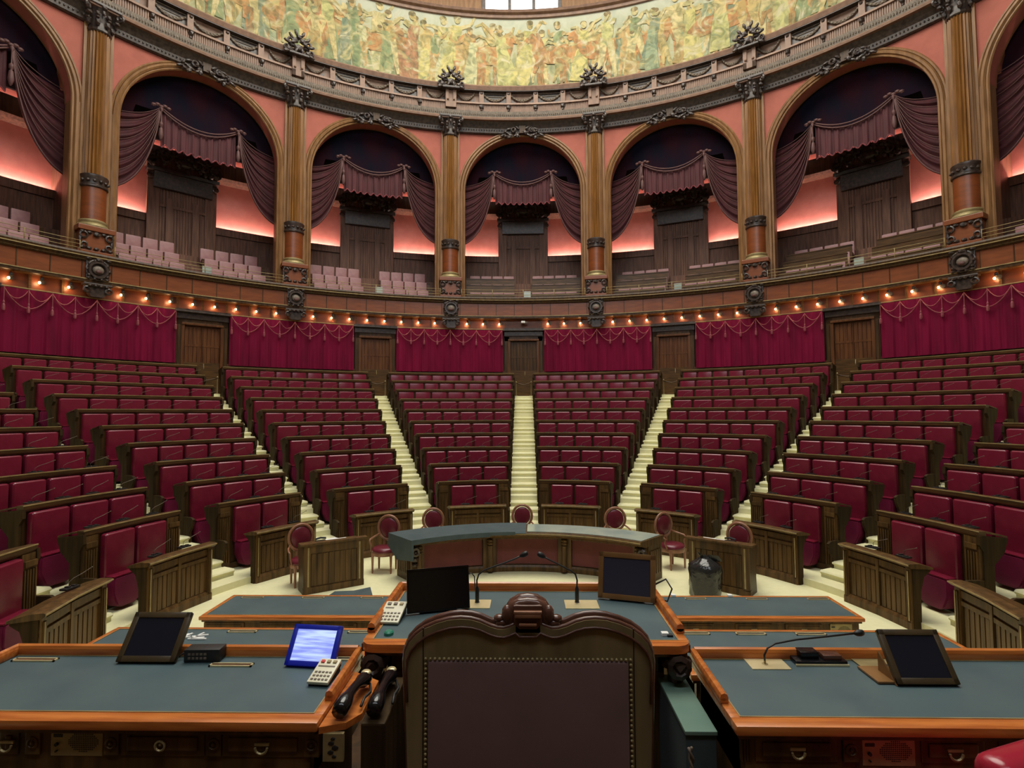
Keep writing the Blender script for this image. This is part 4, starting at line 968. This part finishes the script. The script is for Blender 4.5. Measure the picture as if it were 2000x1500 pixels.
def lip(t, p0, p1, z, w_=.024, h=.045):
    b = NB(); d = (Vector(p1) - Vector(p0)); L_ = d.length; a = math.atan2(d.y, d.x)
    m4 = Matrix.Translation((p0[0], p0[1], z)) @ Matrix.Rotation(a, 4, 'Z'); box(b, 0, L_, -w_, w_, 0, h * .7, .003, m4); tube(b, [m4 @ Vector((0, 0, h * .75)), m4 @ Vector((L_, 0, h * .75))], w_ * .95, 8)
    obj('raised_rail', b, 'orange', t, smooth=2)
def slot(t, x, y, z, w_=.24, d_=.045, red=False):
    b = NB()
    for q in ((x - w_ / 2, x + w_ / 2, y - d_ / 2, y - d_ / 2 + .009), (x - w_ / 2, x + w_ / 2, y + d_ / 2 - .009, y + d_ / 2), (x - w_ / 2, x - w_ / 2 + .01, y - d_ / 2, y + d_ / 2), (x + w_ / 2 - .01, x + w_ / 2, y - d_ / 2, y + d_ / 2)): box(b, *q, z - .006, z + .005)
    f = obj('cable_slot', b, 'brass', t); b = NB(); box(b, x - w_ / 2 + .008, x + w_ / 2 - .008, y - d_ / 2 + .008, y + d_ / 2 - .008, z - .006, z + .0012); obj('slot_flap', b, 'mahog' if red else 'blackm', f)
def drawer(t, x0, x1, z0, z1, y, ring=0):
    b = NB(); box(b, x0, x1, y - .015, y + .02, z0, z1, .004); box(b, x0 + .03, x1 - .03, y - .024, y, z0 + .025, z1 - .025, .008); f = obj('drawer', b, 'desk', t)
    b = NB(); cx = (x0 + x1) / 2; cz = (z0 + z1) / 2
    if ring == 1: torus(b, (cx, y - .035, cz), .022, .006, n=12); blob(b, (cx, y - .03, cz + .005), .01)
    else: torus(b, (cx, y - .035, cz - .004), .028, .006, n=8, a0=PI, a1=2 * PI); box(b, cx - .035, cx + .035, y - .032, y - .02, cz, cz + .015, .004)
    obj('handle', b, 'brassd', f)
def rosette(t, x, z, y, w_=.035, h=.055):
    b = NB(); box(b, x - w_, x + w_, y - .02, y + .02, z - h, z + h, .004); torus(b, (x, y - .02, z), .022, .008, n=10); blob(b, (x, y - .022, z), .01); obj('rosette_block', b, 'desk', t)
def speaker(t, x0, x1, z0, z1, y):
    b = NB(); box(b, x0, x1, y - .012, y + .02, z0, z1, .003); f = obj('speaker_plate', b, 'brassd', t)
    b = NB(); cx = x0 + (x1 - x0) * .63; cz = (z0 + z1) / 2; n = 0
    for i in range(-8, 9):
        for k in range(-5, 6):
            if (i / 8.2) ** 2 + (k / 5.3) ** 2 < 1 and abs(i) + abs(k) < 11: box(b, cx + i * .0085 - .0022, cx + i * .0085 + .0022, y - .0135, y - .011, cz + k * .0085 - .0022, cz + k * .0085 + .0022)
    obj('grille', b, 'blackm', f)
    b = NB(); box(b, x0 + .012, x0 + .055, y - .014, y - .01, z1 - .045, z1 - .03, .002, None); lathe(b, [(.008, 0), (.008, .012)], (0, 0, 0), 8, mt=mloc((x0 + .03, y - .01, cz - .01)) @ Matrix.Rotation(PI / 2, 4, 'X')); lathe(b, [(.004, 0), (.004, .012)], (0, 0, 0), 8, mt=mloc((x0 + .03, y - .01, z0 + .025)) @ Matrix.Rotation(PI / 2, 4, 'X'))
    obj('emblem_and_jacks', b, 'blackm', f)
ZP, ZS_ = 2.08, 1.98
pd = leather_desk('president_desk', -.905, .955, -5.15, -4.16, ZP, 1.25, 'central leather topped desk right behind the tall chair', bw=.06, nb=.085, kneehole=True, body=.13, rc=.08)
lip(pd, (-.88, -4.18), (.93, -4.18), ZP); lip(pd, (-.885, -4.18), (-.885, -4.98), ZP); lip(pd, (.935, -4.18), (.935, -4.98), ZP)
for s_, x in ((-1, -.83), (1, .88)):
    b = NB()
    for q in ((0, 0, .09), (.02, -.04, .07), (-.02, .06, .07), (0, .02, .06)): blob(b, (x + s_ * q[0], -5.06 + q[1], ZP - .12 + .02 * q[0]), (q[2], q[2], q[2] * .7), 1)
    torus(b, (x, -5.14, ZP - .12), .05, .022, n=9); blob(b, (x, -5.05, ZP - .22), (.05, .05, .07), 1); obj('carved_corner', b, 'carve', pd)
    b = NB(); box(b, x + s_ * .05 - .04, x + s_ * .05 + .04, -5.06, -4.99, ZP - .075, ZP - .03, .006); obj('corner_block', b, 'mahog', pd)
for x in (-.62, .66):
    b = NB(); box(b, x - .13, x + .13, -5.04, -5.01, ZP - .19, ZP - .08, .004); blob(b, (x, -5.05, ZP - .13), .012); obj('drawer', b, 'wood', pd)
ld = leather_desk('side_desk', -2.98, -.915, -5.75, -5.03, ZS_, 1.25, 'left leather topped desk in the foreground with a lit screen on it', bw=.05, nb=.085)
lip(ld, (-2.95, -5.05), (-.94, -5.05), ZS_); lip(ld, (-2.95, -5.05), (-2.95, -5.7), ZS_); lip(ld, (-.935, -5.05), (-.93, -5.56), ZS_, .02, .04)
rd = leather_desk('side_desk', .965, 3.05, -5.75, -5.03, ZS_, 1.25, 'right leather topped desk in the foreground with a gooseneck microphone', bw=.05, nb=.085)
lip(rd, (.99, -5.05), (3.02, -5.05), ZS_); lip(rd, (.985, -5.05), (.98, -5.56), ZS_, .02, .04); lip(rd, (3.02, -5.05), (3.02, -5.7), ZS_)
yf = -5.69
for q in [(-1.846, -1.455, 1), (-1.373, -.99, 0), (-2.42, -2.33, 0)]: drawer(ld, q[0], q[1], 1.80, 1.915, yf, q[2])
for x in (-1.41, -.955, -2.26, -1.89): rosette(ld, x, 1.858, yf)
speaker(ld, -2.18, -1.935, 1.795, 1.925, yf)
for q in [(1.063, 1.43, 0), (1.80, 2.08, 0), (2.14, 2.6, 0)]: drawer(rd, q[0], q[1], 1.80, 1.915, yf, q[2])
rosette(rd, 1.487, 1.858, yf); speaker(rd, 1.541, 1.775, 1.785, 1.915, yf)
b = NB()
for q in range(4): box(b, 1.0 + q * .012, 1.007 + q * .012, yf - .015, yf + .01, 1.8, 1.92)
obj('fluted_stile', b, 'wood', rd)
b = NB(); box(b, -.895, -.80, -5.735, -5.715, 1.80, 1.925, .003); o = obj('brass_tag', b, 'brassd')
tag(o, 'small brass plate with dark ornament hanging at the left desk corner', 'plate')
b = NB()
for q in ((0, .04, .012), (-.008, .02, .016), (.01, 0, .018), (-.01, -.02, .016), (.006, -.038, .012)): blob(b, (-.848 + q[0], -5.736, 1.862 + q[1]), (q[2], .003, q[2] * .7), 1)
obj('dark_ornament', b, 'blackm', o)
slot(ld, -2.77, -5.135, ZS_, .25, .04, True); slot(ld, -1.61, -5.185, ZS_, .24, .04, True); slot(ld, -1.0, -5.10, ZS_, .11, .04)
slots = {}
# lower desks
ml = leather_desk('secretary_desk', -3.42, -1.16, -4.40, -3.6, 1.58, .8, 'middle tier leather desk on the left with crumpled paper on it', bw=.05, nb=.07)
mr = leather_desk('secretary_desk', 1.16, 3.38, -4.40, -3.6, 1.58, .8, 'middle tier leather desk on the right behind the bent microphone', bw=.05, nb=.07)
for x in (-2.31, -1.70, -1.31): slot(ml, x, -3.69, 1.58)
for x in (1.40, 1.85, 2.33, 3.0): slot(mr, x, -3.69, 1.58)
fl_ = leather_desk('clerk_desk', -4.0, -1.5, -1.45, -.62, .88, 0, 'lowest leather desk on the left edge of the rostrum', bw=.06, nb=.08)
fr_ = leather_desk('clerk_desk', 1.5, 4.12, -1.42, -.60, .88, 0, 'lowest leather desk on the right, below the bin bag', bw=.06, nb=.08)
for x in (-3.68, -2.85, -2.05): slot(fl_, x, -.73, .88, .3, .06)
for x in (2.3, 3.11, 3.92): slot(fr_, x, -.73, .88, .28, .06)
for x in (-3.7, -3.0, -2.3): drawer(fl_, x - .25, x + .25, .66, .80, -1.40, 0)
for x in (2.1, 2.8, 3.4): drawer(fr_, x - .22, x + .22, .66, .80, -1.37, 0)
speaker(fr_, 3.72, 3.98, .66, .80, -1.37)
for x in (2.03, 2.79):
    b = NB(); box(b, x - .03, x + .03, -.66, -.6, .88, .905, .004); o = obj('white_tag', b, 'white'); tag(o, 'tiny white block on the rim of the lowest right desk, %s' % ('nearer the centre' if x < 2.5 else 'further right'), 'block')
t = thing('crumpled_paper', (-2.66, -3.83, 1.58), 'crumpled white paper scraps on the middle left desk', 'paper'); b = NB()
for i in range(7): box(b, -.06, .06, -.008, .008, 0, .012, 0, Matrix.Translation((-2.66 + rnd.uniform(-.08, .1), -3.83 + rnd.uniform(-.05, .05), 1.578)) @ Matrix.Rotation(rnd.uniform(0, 1.4), 4, 'Z'))
obj('scraps', b, 'white', t)
for x, y in ((1.93, -3.98), (2.06, -4.12)):
    b = NB(); box(b, x - .03, x + .02, y - .01, y + .01, 1.578, 1.584); o = obj('paper_scrap', b, 'white'); tag(o, 'tiny %s white scrap on the middle right desk' % ('farther' if y > -4 else 'nearer'), 'paper')
# phone shelf
b = NB(); P_ = [(-.912, -5.74), (-.80, -5.70), (-.75, -5.62), (-.755, -5.3), (-.912, -5.2)]
va = [b.verts.new((x, y, 1.955)) for x, y in P_]; vb = [b.verts.new((x, y, 1.925)) for x, y in P_]; b.faces.new(va); b.faces.new(vb[::-1])
for i in range(5): b.faces.new((va[i], va[(i + 1) % 5], vb[(i + 1) % 5], vb[i]))
obj('phone_shelf', b, 'orange', ld)
def handset(p0, p1, z, label):
    t = thing('telephone_handset', (p0[0], p0[1], z - .02), label, 'telephone', 'black telephone handsets on the side shelf')
    d = Vector((p1[0] - p0[0], p1[1] - p0[1], 0)); L_ = d.length; m4 = Matrix.Translation((p0[0], p0[1], z)) @ Matrix.Rotation(math.atan2(d.y, d.x) - PI / 2, 4, 'Z')
    b = NB(); n = 12
    tube(b, [m4 @ Vector((0, L_ * i / n, .012 + .03 * math.sin(PI * i / n))) for i in range(n + 1)], .03, 10, rads=[.034, .040, .040, .035, .026, .023, .022, .022, .024, .030, .036, .036, .03]); obj('grip', b, 'black', t, smooth=True)
    b = NB(); g = bmesh.ops.create_icosphere(b, subdivisions=3, radius=1); bmesh.ops.transform(b, matrix=m4 @ mloc((0, .075, .036)) @ Matrix.Diagonal((.022, .065, .017, 1)), verts=g['verts']); obj('earpiece', b, 'relief', t, smooth=True)
    b = NB(); lathe(b, [(.02, 0), (.028, .01), (.02, .02)], (0, 0, 0), 10, mt=m4 @ mloc((0, L_ * .96, .035))); obj('brass_ring', b, 'brass', t, smooth=True)
    b = NB(); tube(b, [m4 @ Vector(p) for p in ((.03, L_ * .9, .0), (.06, L_ * .7, -.005), (.055, L_ * .5, .0), (.065, L_ * .3, -.005))], .007, 5); obj('cord', b, 'blackm', t, smooth=True)
handset((-.835, -5.70), (-.80, -5.36), 1.985, 'black telephone handset lying nearest the left desk corner')
handset((-.69, -5.64), (-.69, -5.27), 1.96, 'black telephone handset lying beside the tall chair')
b = NB(); box(b, -.745, -.63, -5.66, -5.2, 1.25, 1.93, .01); o = obj('side_pedestal', b, 'ends'); tag(o, 'dark narrow pedestal between the left desk and the tall chair', 'pedestal')
# ---- objects on the desks
def panel_screen(name, loc, w_, h, tilt, rz, fm_, sm, label, cat, fw=.03, stand=True, grp=None, th=.022, z0=.008):
    t = thing(name, loc, label, cat, grp); m4 = Matrix.Translation(loc) @ Matrix.Rotation(rz, 4, 'Z') @ mloc((0, 0, z0)) @ Matrix.Rotation(-tilt, 4, 'X')
    b = NB(); box(b, -w_ / 2, w_ / 2, 0, th, 0, h, .006, m4)
    for q in ((-w_ / 2, -w_ / 2 + fw, 0, h), (w_ / 2 - fw, w_ / 2, 0, h), (-w_ / 2, w_ / 2, 0, fw), (-w_ / 2, w_ / 2, h - fw, h)): box(b, q[0], q[1], -.008, .004, q[2], q[3], .003, m4)
    obj('frame', b, fm_, t, smooth=2)
    b = NB(); box(b, -w_ / 2 + fw, w_ / 2 - fw, -.002, .002, fw, h - fw, 0, m4); obj('screen', b, sm, t)
    if stand:
        b = NB(); box(b, -w_ * .3, w_ * .3, .02, .03 + h * math.sin(tilt) + .04, 0, .01, .002, Matrix.Translation(loc) @ Matrix.Rotation(rz, 4, 'Z'))
        a_ = m4 @ Vector((0, th, h * .6)); c_ = Matrix.Translation(loc) @ Matrix.Rotation(rz, 4, 'Z') @ Vector((0, .06 + h * math.sin(tilt), .01)); tube(b, [a_, c_], .012, 6); obj('stand', b, 'blackm', t)
    return t, m4
M['woodf'] = mat('bronze_wood_frame', (.16, .075, .022), (.24, .12, .04), .35, (4, 4, 4))
M['woodd'] = mat('dark_wood_frame', (.045, .03, .014), (.075, .05, .022), .3, (8, 8, 2))
def screen_mat():
    m = bpy.data.materials.new('lit_display'); m.use_nodes = True; nt = m.node_tree; L = nt.links.new; b = nt.nodes['Principled BSDF']
    tc = nt.nodes.new('ShaderNodeTexCoord'); mp_ = nt.nodes.new('ShaderNodeMapping'); mp_.inputs['Scale'].default_value = (5, 5, 60); nz = nt.nodes.new('ShaderNodeTexNoise'); nz.inputs['Scale'].default_value = 1
    L(tc.outputs['Object'], mp_.inputs[0]); L(mp_.outputs[0], nz.inputs['Vector']); cr = nt.nodes.new('ShaderNodeValToRGB'); e = cr.color_ramp.elements
    e[0].position = .4; e[0].color = (.28, .34, .92, 1); e[1].position = .62; e[1].color = (.62, .78, 1, 1); L(nz.outputs['Fac'], cr.inputs[0]); L(cr.outputs[0], b.inputs['Emission Color']); b.inputs['Emission Strength'].default_value = 1.0
    b.inputs['Base Color'].default_value = (.02, .02, .1, 1); return m
M['lit'] = screen_mat()
t, m4 = panel_screen('framed_screen', (.72, -4.43, ZP), .39, .31, R_(14), R_(-17), 'woodf', 'screenb', 'bronze framed blue grey screen at right of the central desk', 'screen', .035)
b = NB(); tube(b, [m4 @ Vector(p) for p in ((.19, .03, .12), (.26, .04, .16), (.30, .04, .10), (.27, .02, .02), (.2, .0, .03))], .006, 6); obj('cable', b, 'blackm', t, smooth=True)
t, m4 = panel_screen('monitor', (-.535, -4.64, ZP), .41, .27, R_(12), R_(17), 'black', 'black', 'glossy black monitor at left of the central desk', 'monitor', .012)
b = NB(); tube(b, [m4 @ Vector(p) for p in ((.205, .02, .21), (.23, .02, .215), (.25, .03, .19), (.255, .05, .1))], .004, 5); tube(b, [m4 @ Vector(p) for p in ((-.2, .02, .06), (-.25, .02, .03), (-.28, -.02, .0))], .004, 5); obj('cable', b, 'blackm', t, smooth=True)
panel_screen('framed_tablet', (-2.105, -5.175, ZS_), .335, .27, R_(36), 0, 'woodd', 'screen', 'dark framed tilted tablet on the left foreground desk', 'screen', .032)
t, m4 = panel_screen('framed_tablet', (2.075, -5.375, ZS_), .315, .265, R_(36), 0, 'woodd', 'screen', 'dark framed tilted tablet on the right foreground desk', 'screen', .03)
b = NB(); box(b, -.24, -.06, .02, .2, 0, .012, .003, Matrix.Translation((2.075, -5.375, ZS_))); prism(b, [(0, 0), (.15, 0), (.15, .11)], -.004, .004, Matrix.Translation((1.92, -5.375, ZS_)) @ Matrix.Rotation(PI / 2, 4, 'Z')); obj('wedge_support', b, 'woodf', t)
b = NB(); box(b, 1.86, 2.15, -5.19, -5.07, ZS_ - .001, ZS_ + .006, .002); o = obj('brass_plate', b, 'brassd'); tag(o, 'wide brown metal plate behind the right dark tablet', 'plate')
panel_screen('tablet_display', (-1.165, -5.215, ZS_), .285, .215, R_(34), R_(-6), 'blue', 'lit', 'small blue lit display on the left foreground desk', 'screen', .026)
panel_screen('dark_monitor', (2.98, -5.2, ZS_), .3, .26, R_(8), R_(60), 'black', 'black', 'dark monitor edge cut off at the right side of the picture', 'monitor', .02)
def keypad(loc, w_, d_, rz, label, keys):
    t = thing('voting_keypad', loc, label, 'keypad'); m4 = Matrix.Translation(loc) @ Matrix.Rotation(rz, 4, 'Z') @ mloc((0, 0, .004)) @ Matrix.Rotation(R_(16), 4, 'X')
    b = NB(); box(b, -w_ / 2, w_ / 2, -d_ / 2, d_ / 2, .028, .045, .004, m4); obj('face', b, 'cream', t, smooth=2)
    b = NB(); box(b, -w_ / 2 + .004, w_ / 2 - .004, -d_ / 2 + .006, d_ / 2 - .004, .008, .03, 0, m4); box(b, -w_ / 2 + .01, w_ / 2 - .01, d_ * .1, d_ / 2 - .01, -.03, .012, 0, m4); obj('base', b, 'blackm', t)
    b = NB(); 
    for r_ in range(3):
        for c_ in range(5): box(b, -w_ * .38 + c_ * w_ * .17, -w_ * .38 + c_ * w_ * .17 + w_ * .11, -d_ * .42 + r_ * d_ * .15, -d_ * .42 + r_ * d_ * .15 + d_ * .055, .044, .049, 0, m4)
    box(b, -w_ * .4, w_ * (.4 if keys else 0), d_ * .14, d_ * .19, .044, .047, 0, m4); obj('keys', b, 'relief', t)
    for i, mm in enumerate(('red', 'gold', 'gold') if keys else ('relief', 'relief', 'gold')):
        b = NB(); box(b, -w_ * .38 + i * w_ * .29, -w_ * .38 + i * w_ * .29 + w_ * .17, d_ * .3, d_ * .4, .044, .052, .001, m4); obj('colour_key', b, mm, t)
keypad((-.81, -4.75, ZP), .135, .21, R_(-4), 'cream keypad at left of the central desk, beside the black monitor', 0)
keypad((-1.03, -5.33, ZS_), .115, .17, R_(-6), 'cream keypad with a red key in front of the lit display', 1)
t = thing('call_button', (-.775, -5.0, ZP), 'small green button at the near left corner of the central desk', 'button'); b = NB(); lathe(b, [(.028, -.003), (.028, .012), (.02, .02)], (-.775, -5.0, ZP), 12); obj('button', b, 'green', t, smooth=2)
t = thing('white_box', (.84, -4.99, ZP), 'tiny white box at the near right corner of the central desk', 'box'); b = NB(); box(b, .82, .86, -5.01, -4.975, ZP - .003, ZP + .015, .002); obj('cap', b, 'white', t); b = NB(); box(b, .85, .882, -5.02, -4.99, ZP - .003, ZP + .008); obj('foot', b, 'blackm', t)
def desk_mic(base, pts, plate, z, label, head, thick=.011):
    o_ = obj('mic_plate', (lambda bb: (box(bb, *plate, z - .004, z + .003, .001), bb)[1])(NB()), 'brass'); tag(o_, 'brass plate under the %s' % label, 'plate', None)
    t = thing('conference_microphone', (base[0], base[1], z), label, 'microphone')
    b = NB(); lathe(b, [(.017, .001), (.017, .004), (thick, .006), (thick, .09 if thick > .01 else .02), (thick * .5, .11 if thick > .01 else .03)], (base[0], base[1], z), 12); obj('base', b, 'blackm' if thick > .01 else 'brassd', t, smooth=2)
    b = NB(); tube(b, pts, .0055, 6); obj('gooseneck', b, 'blackm', t, smooth=True)
    d = (Vector(pts[-1]) - Vector(pts[-2])).normalized(); b = NB(); q = d.to_track_quat('Z', 'Y').to_matrix().to_4x4()
    lathe(b, [(.006, -.02), (.012, -.01), (.017, .0), (.019, .02), (.016, .036), (.006, .042)], (0, 0, 0), 12, mt=Matrix.Translation(pts[-1]) @ q); obj('foam_head', b, 'blackm', t, smooth=True)
z = ZP
desk_mic((-.301, -4.459), [(-.301, -4.459, z + .09), (-.303, -4.459, z + .15), (-.29, -4.459, z + .19), (-.25, -4.458, z + .22), (-.12, -4.455, z + .265), (-.05, -4.45, z + .29), (.01, -4.45, z + .318)], (-.40, -.207, -4.57, -4.405), z, 'left long gooseneck microphone on the central desk', 1, .0135)
desk_mic((.381, -4.452), [(.381, -4.452, z + .09), (.383, -4.452, z + .15), (.372, -4.452, z + .19), (.34, -4.452, z + .215), (.26, -4.45, z + .255), (.19, -4.45, z + .29), (.15, -4.45, z + .312)], (.295, .52, -4.57, -4.405), z, 'right long gooseneck microphone on the central desk', 1, .0135)
z = ZS_
desk_mic((1.352, -5.14), [(1.352, -5.14, z + .01), (1.35, -5.14, z + .05), (1.37, -5.135, z + .085), (1.42, -5.12, z + .105), (1.55, -5.09, z + .115), (1.75, -5.05, z + .118), (1.93, -5.02, z + .125)], (1.26, 1.47, -5.20, -5.07), z, 'bent gooseneck microphone on the right foreground desk', 1, .006)
t = thing('console_box', (-1.81, -5.11, ZS_), 'small black control box with buttons beside the left tablet', 'control box')
b = NB(); m4 = Matrix.Translation((-1.80, -5.11, ZS_ - .001)) @ Matrix.Rotation(.04, 4, 'Z'); box(b, -.10, .10, -.045, .04, 0, .07, .006, m4); obj('housing', b, 'blackm', t, smooth=2)
b = NB(); [box(b, -.075 + c_ * .022, -.06 + c_ * .022, -.048, -.045, .018 + r_ * .022, .03 + r_ * .022, 0, m4) for r_ in range(2) for c_ in range(5)]; obj('buttons', b, 'relief', t)
b = NB(); tube(b, [m4 @ Vector(p) for p in ((-.1, 0, .02), (-.13, .01, .03), (-.16, -.02, .01))], .005, 5); obj('cable', b, 'blackm', t)
t = thing('console_box', (1.66, -5.09, ZS_), 'black twin console with brass edge left of the right tablet', 'control box')
b = NB(); box(b, 1.52, 1.80, -5.15, -5.03, ZS_ - .002, ZS_ + .022, .004); obj('base', b, 'black', t, smooth=2)
b = NB(); box(b, 1.515, 1.805, -5.158, -5.148, ZS_ - .002, ZS_ + .008, .001); obj('brass_edge', b, 'brass', t)
b = NB(); box(b, 1.56, 1.66, -5.12, -5.05, ZS_ + .02, ZS_ + .058, .005); obj('raised_box', b, 'black', t, smooth=2); b = NB(); box(b, 1.68, 1.78, -5.13, -5.05, ZS_ + .02, ZS_ + .045, .005); obj('raised_box', b, 'mahog', t, smooth=2)
# green box and cord right of the chair
t = thing('baize_box', (.86, -5.2, 1.25), 'green baize topped box with dark cloth sides between chair and right desk', 'box')
b = NB(); box(b, .79, .945, -5.56, -4.98, 1.83, 1.85, .004); obj('baize_top', b, 'greenf', t); b = NB(); box(b, .795, .94, -5.55, -4.99, 1.25, 1.83); obj('cloth_side', b, 'greenc', t)
b = NB()
for ph in (0, PI): tube(b, [(.80 + .008 * math.cos(i * .9 + ph) + .01 * math.sin(i * .2), -5.60 + .008 * math.sin(i * .9 + ph), 1.80 - i * .017) for i in range(33)], .007, 5)
o = obj('twisted_cord', b, 'relief', smooth=True); tag(o, 'pale twisted cord hanging beside the green baize box', 'cord')

# ================================================================== the tall chair, seen from behind
cc = thing('tall_armchair', (.037, -6.3, 1.25), 'very tall carved wooden armchair with studded brown leather back, seen from behind', 'chair')
K = .000408
def cz(X, Y): return ((X - 1000) * K + .037, 2.712 - (Y - 240) * K)
half = [(1000, 300), (1070, 300), (1100, 270), (1140, 290), (1190, 305), (1240, 302), (1300, 285), (1380, 250), (1450, 232), (1530, 226), (1620, 234), (1720, 262), (1810, 300), (1880, 350), (1935, 410), (1965, 480), (1972, 560), (1962, 800), (1940, 1440), (1925, 2500)]
pts = [cz(*p) for p in half]; left = [(2 * .037 - x, z_) for x, z_ in pts[::-1]][:-1]
out = left + pts
yb = -6.50
b = NB(); prism(b, out, yb, yb + .055); obj('back_board', b, 'chair', cc)
def offs(o_, dx): return o_
ed = out[1:-1]
b = NB(); tube(b, [(x, yb + .012, z_) for x, z_ in ed if z_ > 2.2], .009, 8); tube(b, [(.037 + (x - .037) * .985, yb - .003, z_ - .024) for x, z_ in ed if z_ > 2.35], .0045, 6); tube(b, [(x, yb + .045, z_ + .004) for x, z_ in ed if z_ > 2.2], .011, 8)
obj('top_moulding', b, 'mahog', cc, smooth=True)
# crest
b = NB(); arcp = [(862, 300), (856, 235), (868, 175), (895, 130), (940, 104), (1000, 96), (1060, 104), (1105, 130), (1132, 175), (1144, 235), (1138, 300)]
ap = [cz(*p) for p in arcp]
tube(b, [(x, yb + .03, z_ - .012) for x, z_ in ap], .03, 10, rads=[.018, .022, .026, .026, .022, .02, .022, .026, .026, .022, .018])
tube(b, [(x, yb + .05, z_ - .006) for x, z_ in ap[2:9]], .022, 8)
for s_ in (-1, 1):
    x, z_ = cz(1000 + s_ * 225, 240); blob(b, (x, yb + .03, z_), (.02, .018, .012), 2); x, z_ = cz(1000 + s_ * 165, 200); blob(b, (x, yb + .02, z_), (.018, .02, .03), 2); x, z_ = cz(1000 + s_ * 190, 275); blob(b, (x, yb + .025, z_), (.028, .016, .014), 2)
obj('crest', b, 'mahog', cc, smooth=True)
b = NB(); x0, z0 = cz(885, 250); x1, z1 = cz(1115, 90); box(b, x0, x1, yb + .0, yb + .05, z0 - .04, z1 - .012, .008); obj('crest_block', b, 'mahog', cc, smooth=2); b = NB()
for (ya, hh, wx) in ((155, .010, 110), (178, .012, 104), (250, .008, 70)): x0, z0 = cz(1000 - wx, ya); x1, _ = cz(1000 + wx, ya); box(b, x0, x1, yb - .014, yb + .01, z0 - hh, z0, .003)
obj('crest_highlight_strips', b, 'chairw', cc, smooth=2)  # moulded strips in pale wood, painting in the crest's gloss highlights
x0, zt = cz(215, 540); x1, _ = cz(1780, 540)
b = NB(); box(b, x0, x1, yb - .012, yb + .01, 1.80, zt, .01); obj('leather_panel', b, 'chairl', cc, smooth=2)
b = NB(); n = 44
for i in range(n + 1): blob(b, (x0 - .006 + (x1 - x0 + .012) * i / n, yb - .006, zt + .006), .0062, 1)
for s_, x in ((-1, x0 - .006), (1, x1 + .006)):
    for i in range(1, 36): blob(b, (x, yb - .006, zt + .006 - i * .0155), .0062, 1)
obj('nail_studs', b, 'brassd', cc, smooth=True)
for s_ in (-1, 1):
    b = NB(); x, _ = cz(1000 + s_ * 822, 0); box(b, x - .0015, x + .0015, yb - .0015, yb + .004, 1.8, 2.69); obj('joint_line', b, 'blackm', cc)
b = NB(); box(b, .037 - .36, .037 + .36, yb + .05, yb + .62, 1.58, 1.74, .03); obj('seat', b, 'seat', cc, smooth=2)
for x in (-.34, .34):
    for y in (yb + .02, yb + .58):
        b = NB(); box(b, .037 + x - .035, .037 + x + .035, y - .03, y + .03, 1.25, 1.66, .01); obj('leg', b, 'chair', cc)
    b = NB(); box(b, .037 + x - .04, .037 + x + .04, yb + .05, yb + .55, 1.93, 1.98, .015); box(b, .037 + x - .03, .037 + x + .03, yb + .48, yb + .54, 1.6, 1.95, .01); obj('arm', b, 'chair', cc, smooth=2)
# red armchair corner bottom right
t = thing('red_armchair', (2.0, -6.2, 1.25), 'bright red leather chair, only its rounded back shows at bottom right', 'chair')
m4 = Matrix.Translation((1.90, -6.2, 1.25)) @ Matrix.Rotation(.35, 4, 'Z')
b = NB(); box(b, -.3, .3, -.07, .07, .3, .93, .068, m4, 5); obj('backrest', b, 'redl', t, smooth=2)
b = NB(); box(b, -.3, .3, .05, .36, .3, .46, .05, m4, 4); obj('seat', b, 'redl', t, smooth=2)
for x in (-.25, .25):
    for y in (0, .32): b = NB(); box(b, x - .025, x + .025, y - .025, y + .025, 0, .32, .005, m4); obj('leg', b, 'mahog', t)
for o in bpy.data.objects:
    if '_used' in o: del o['_used']
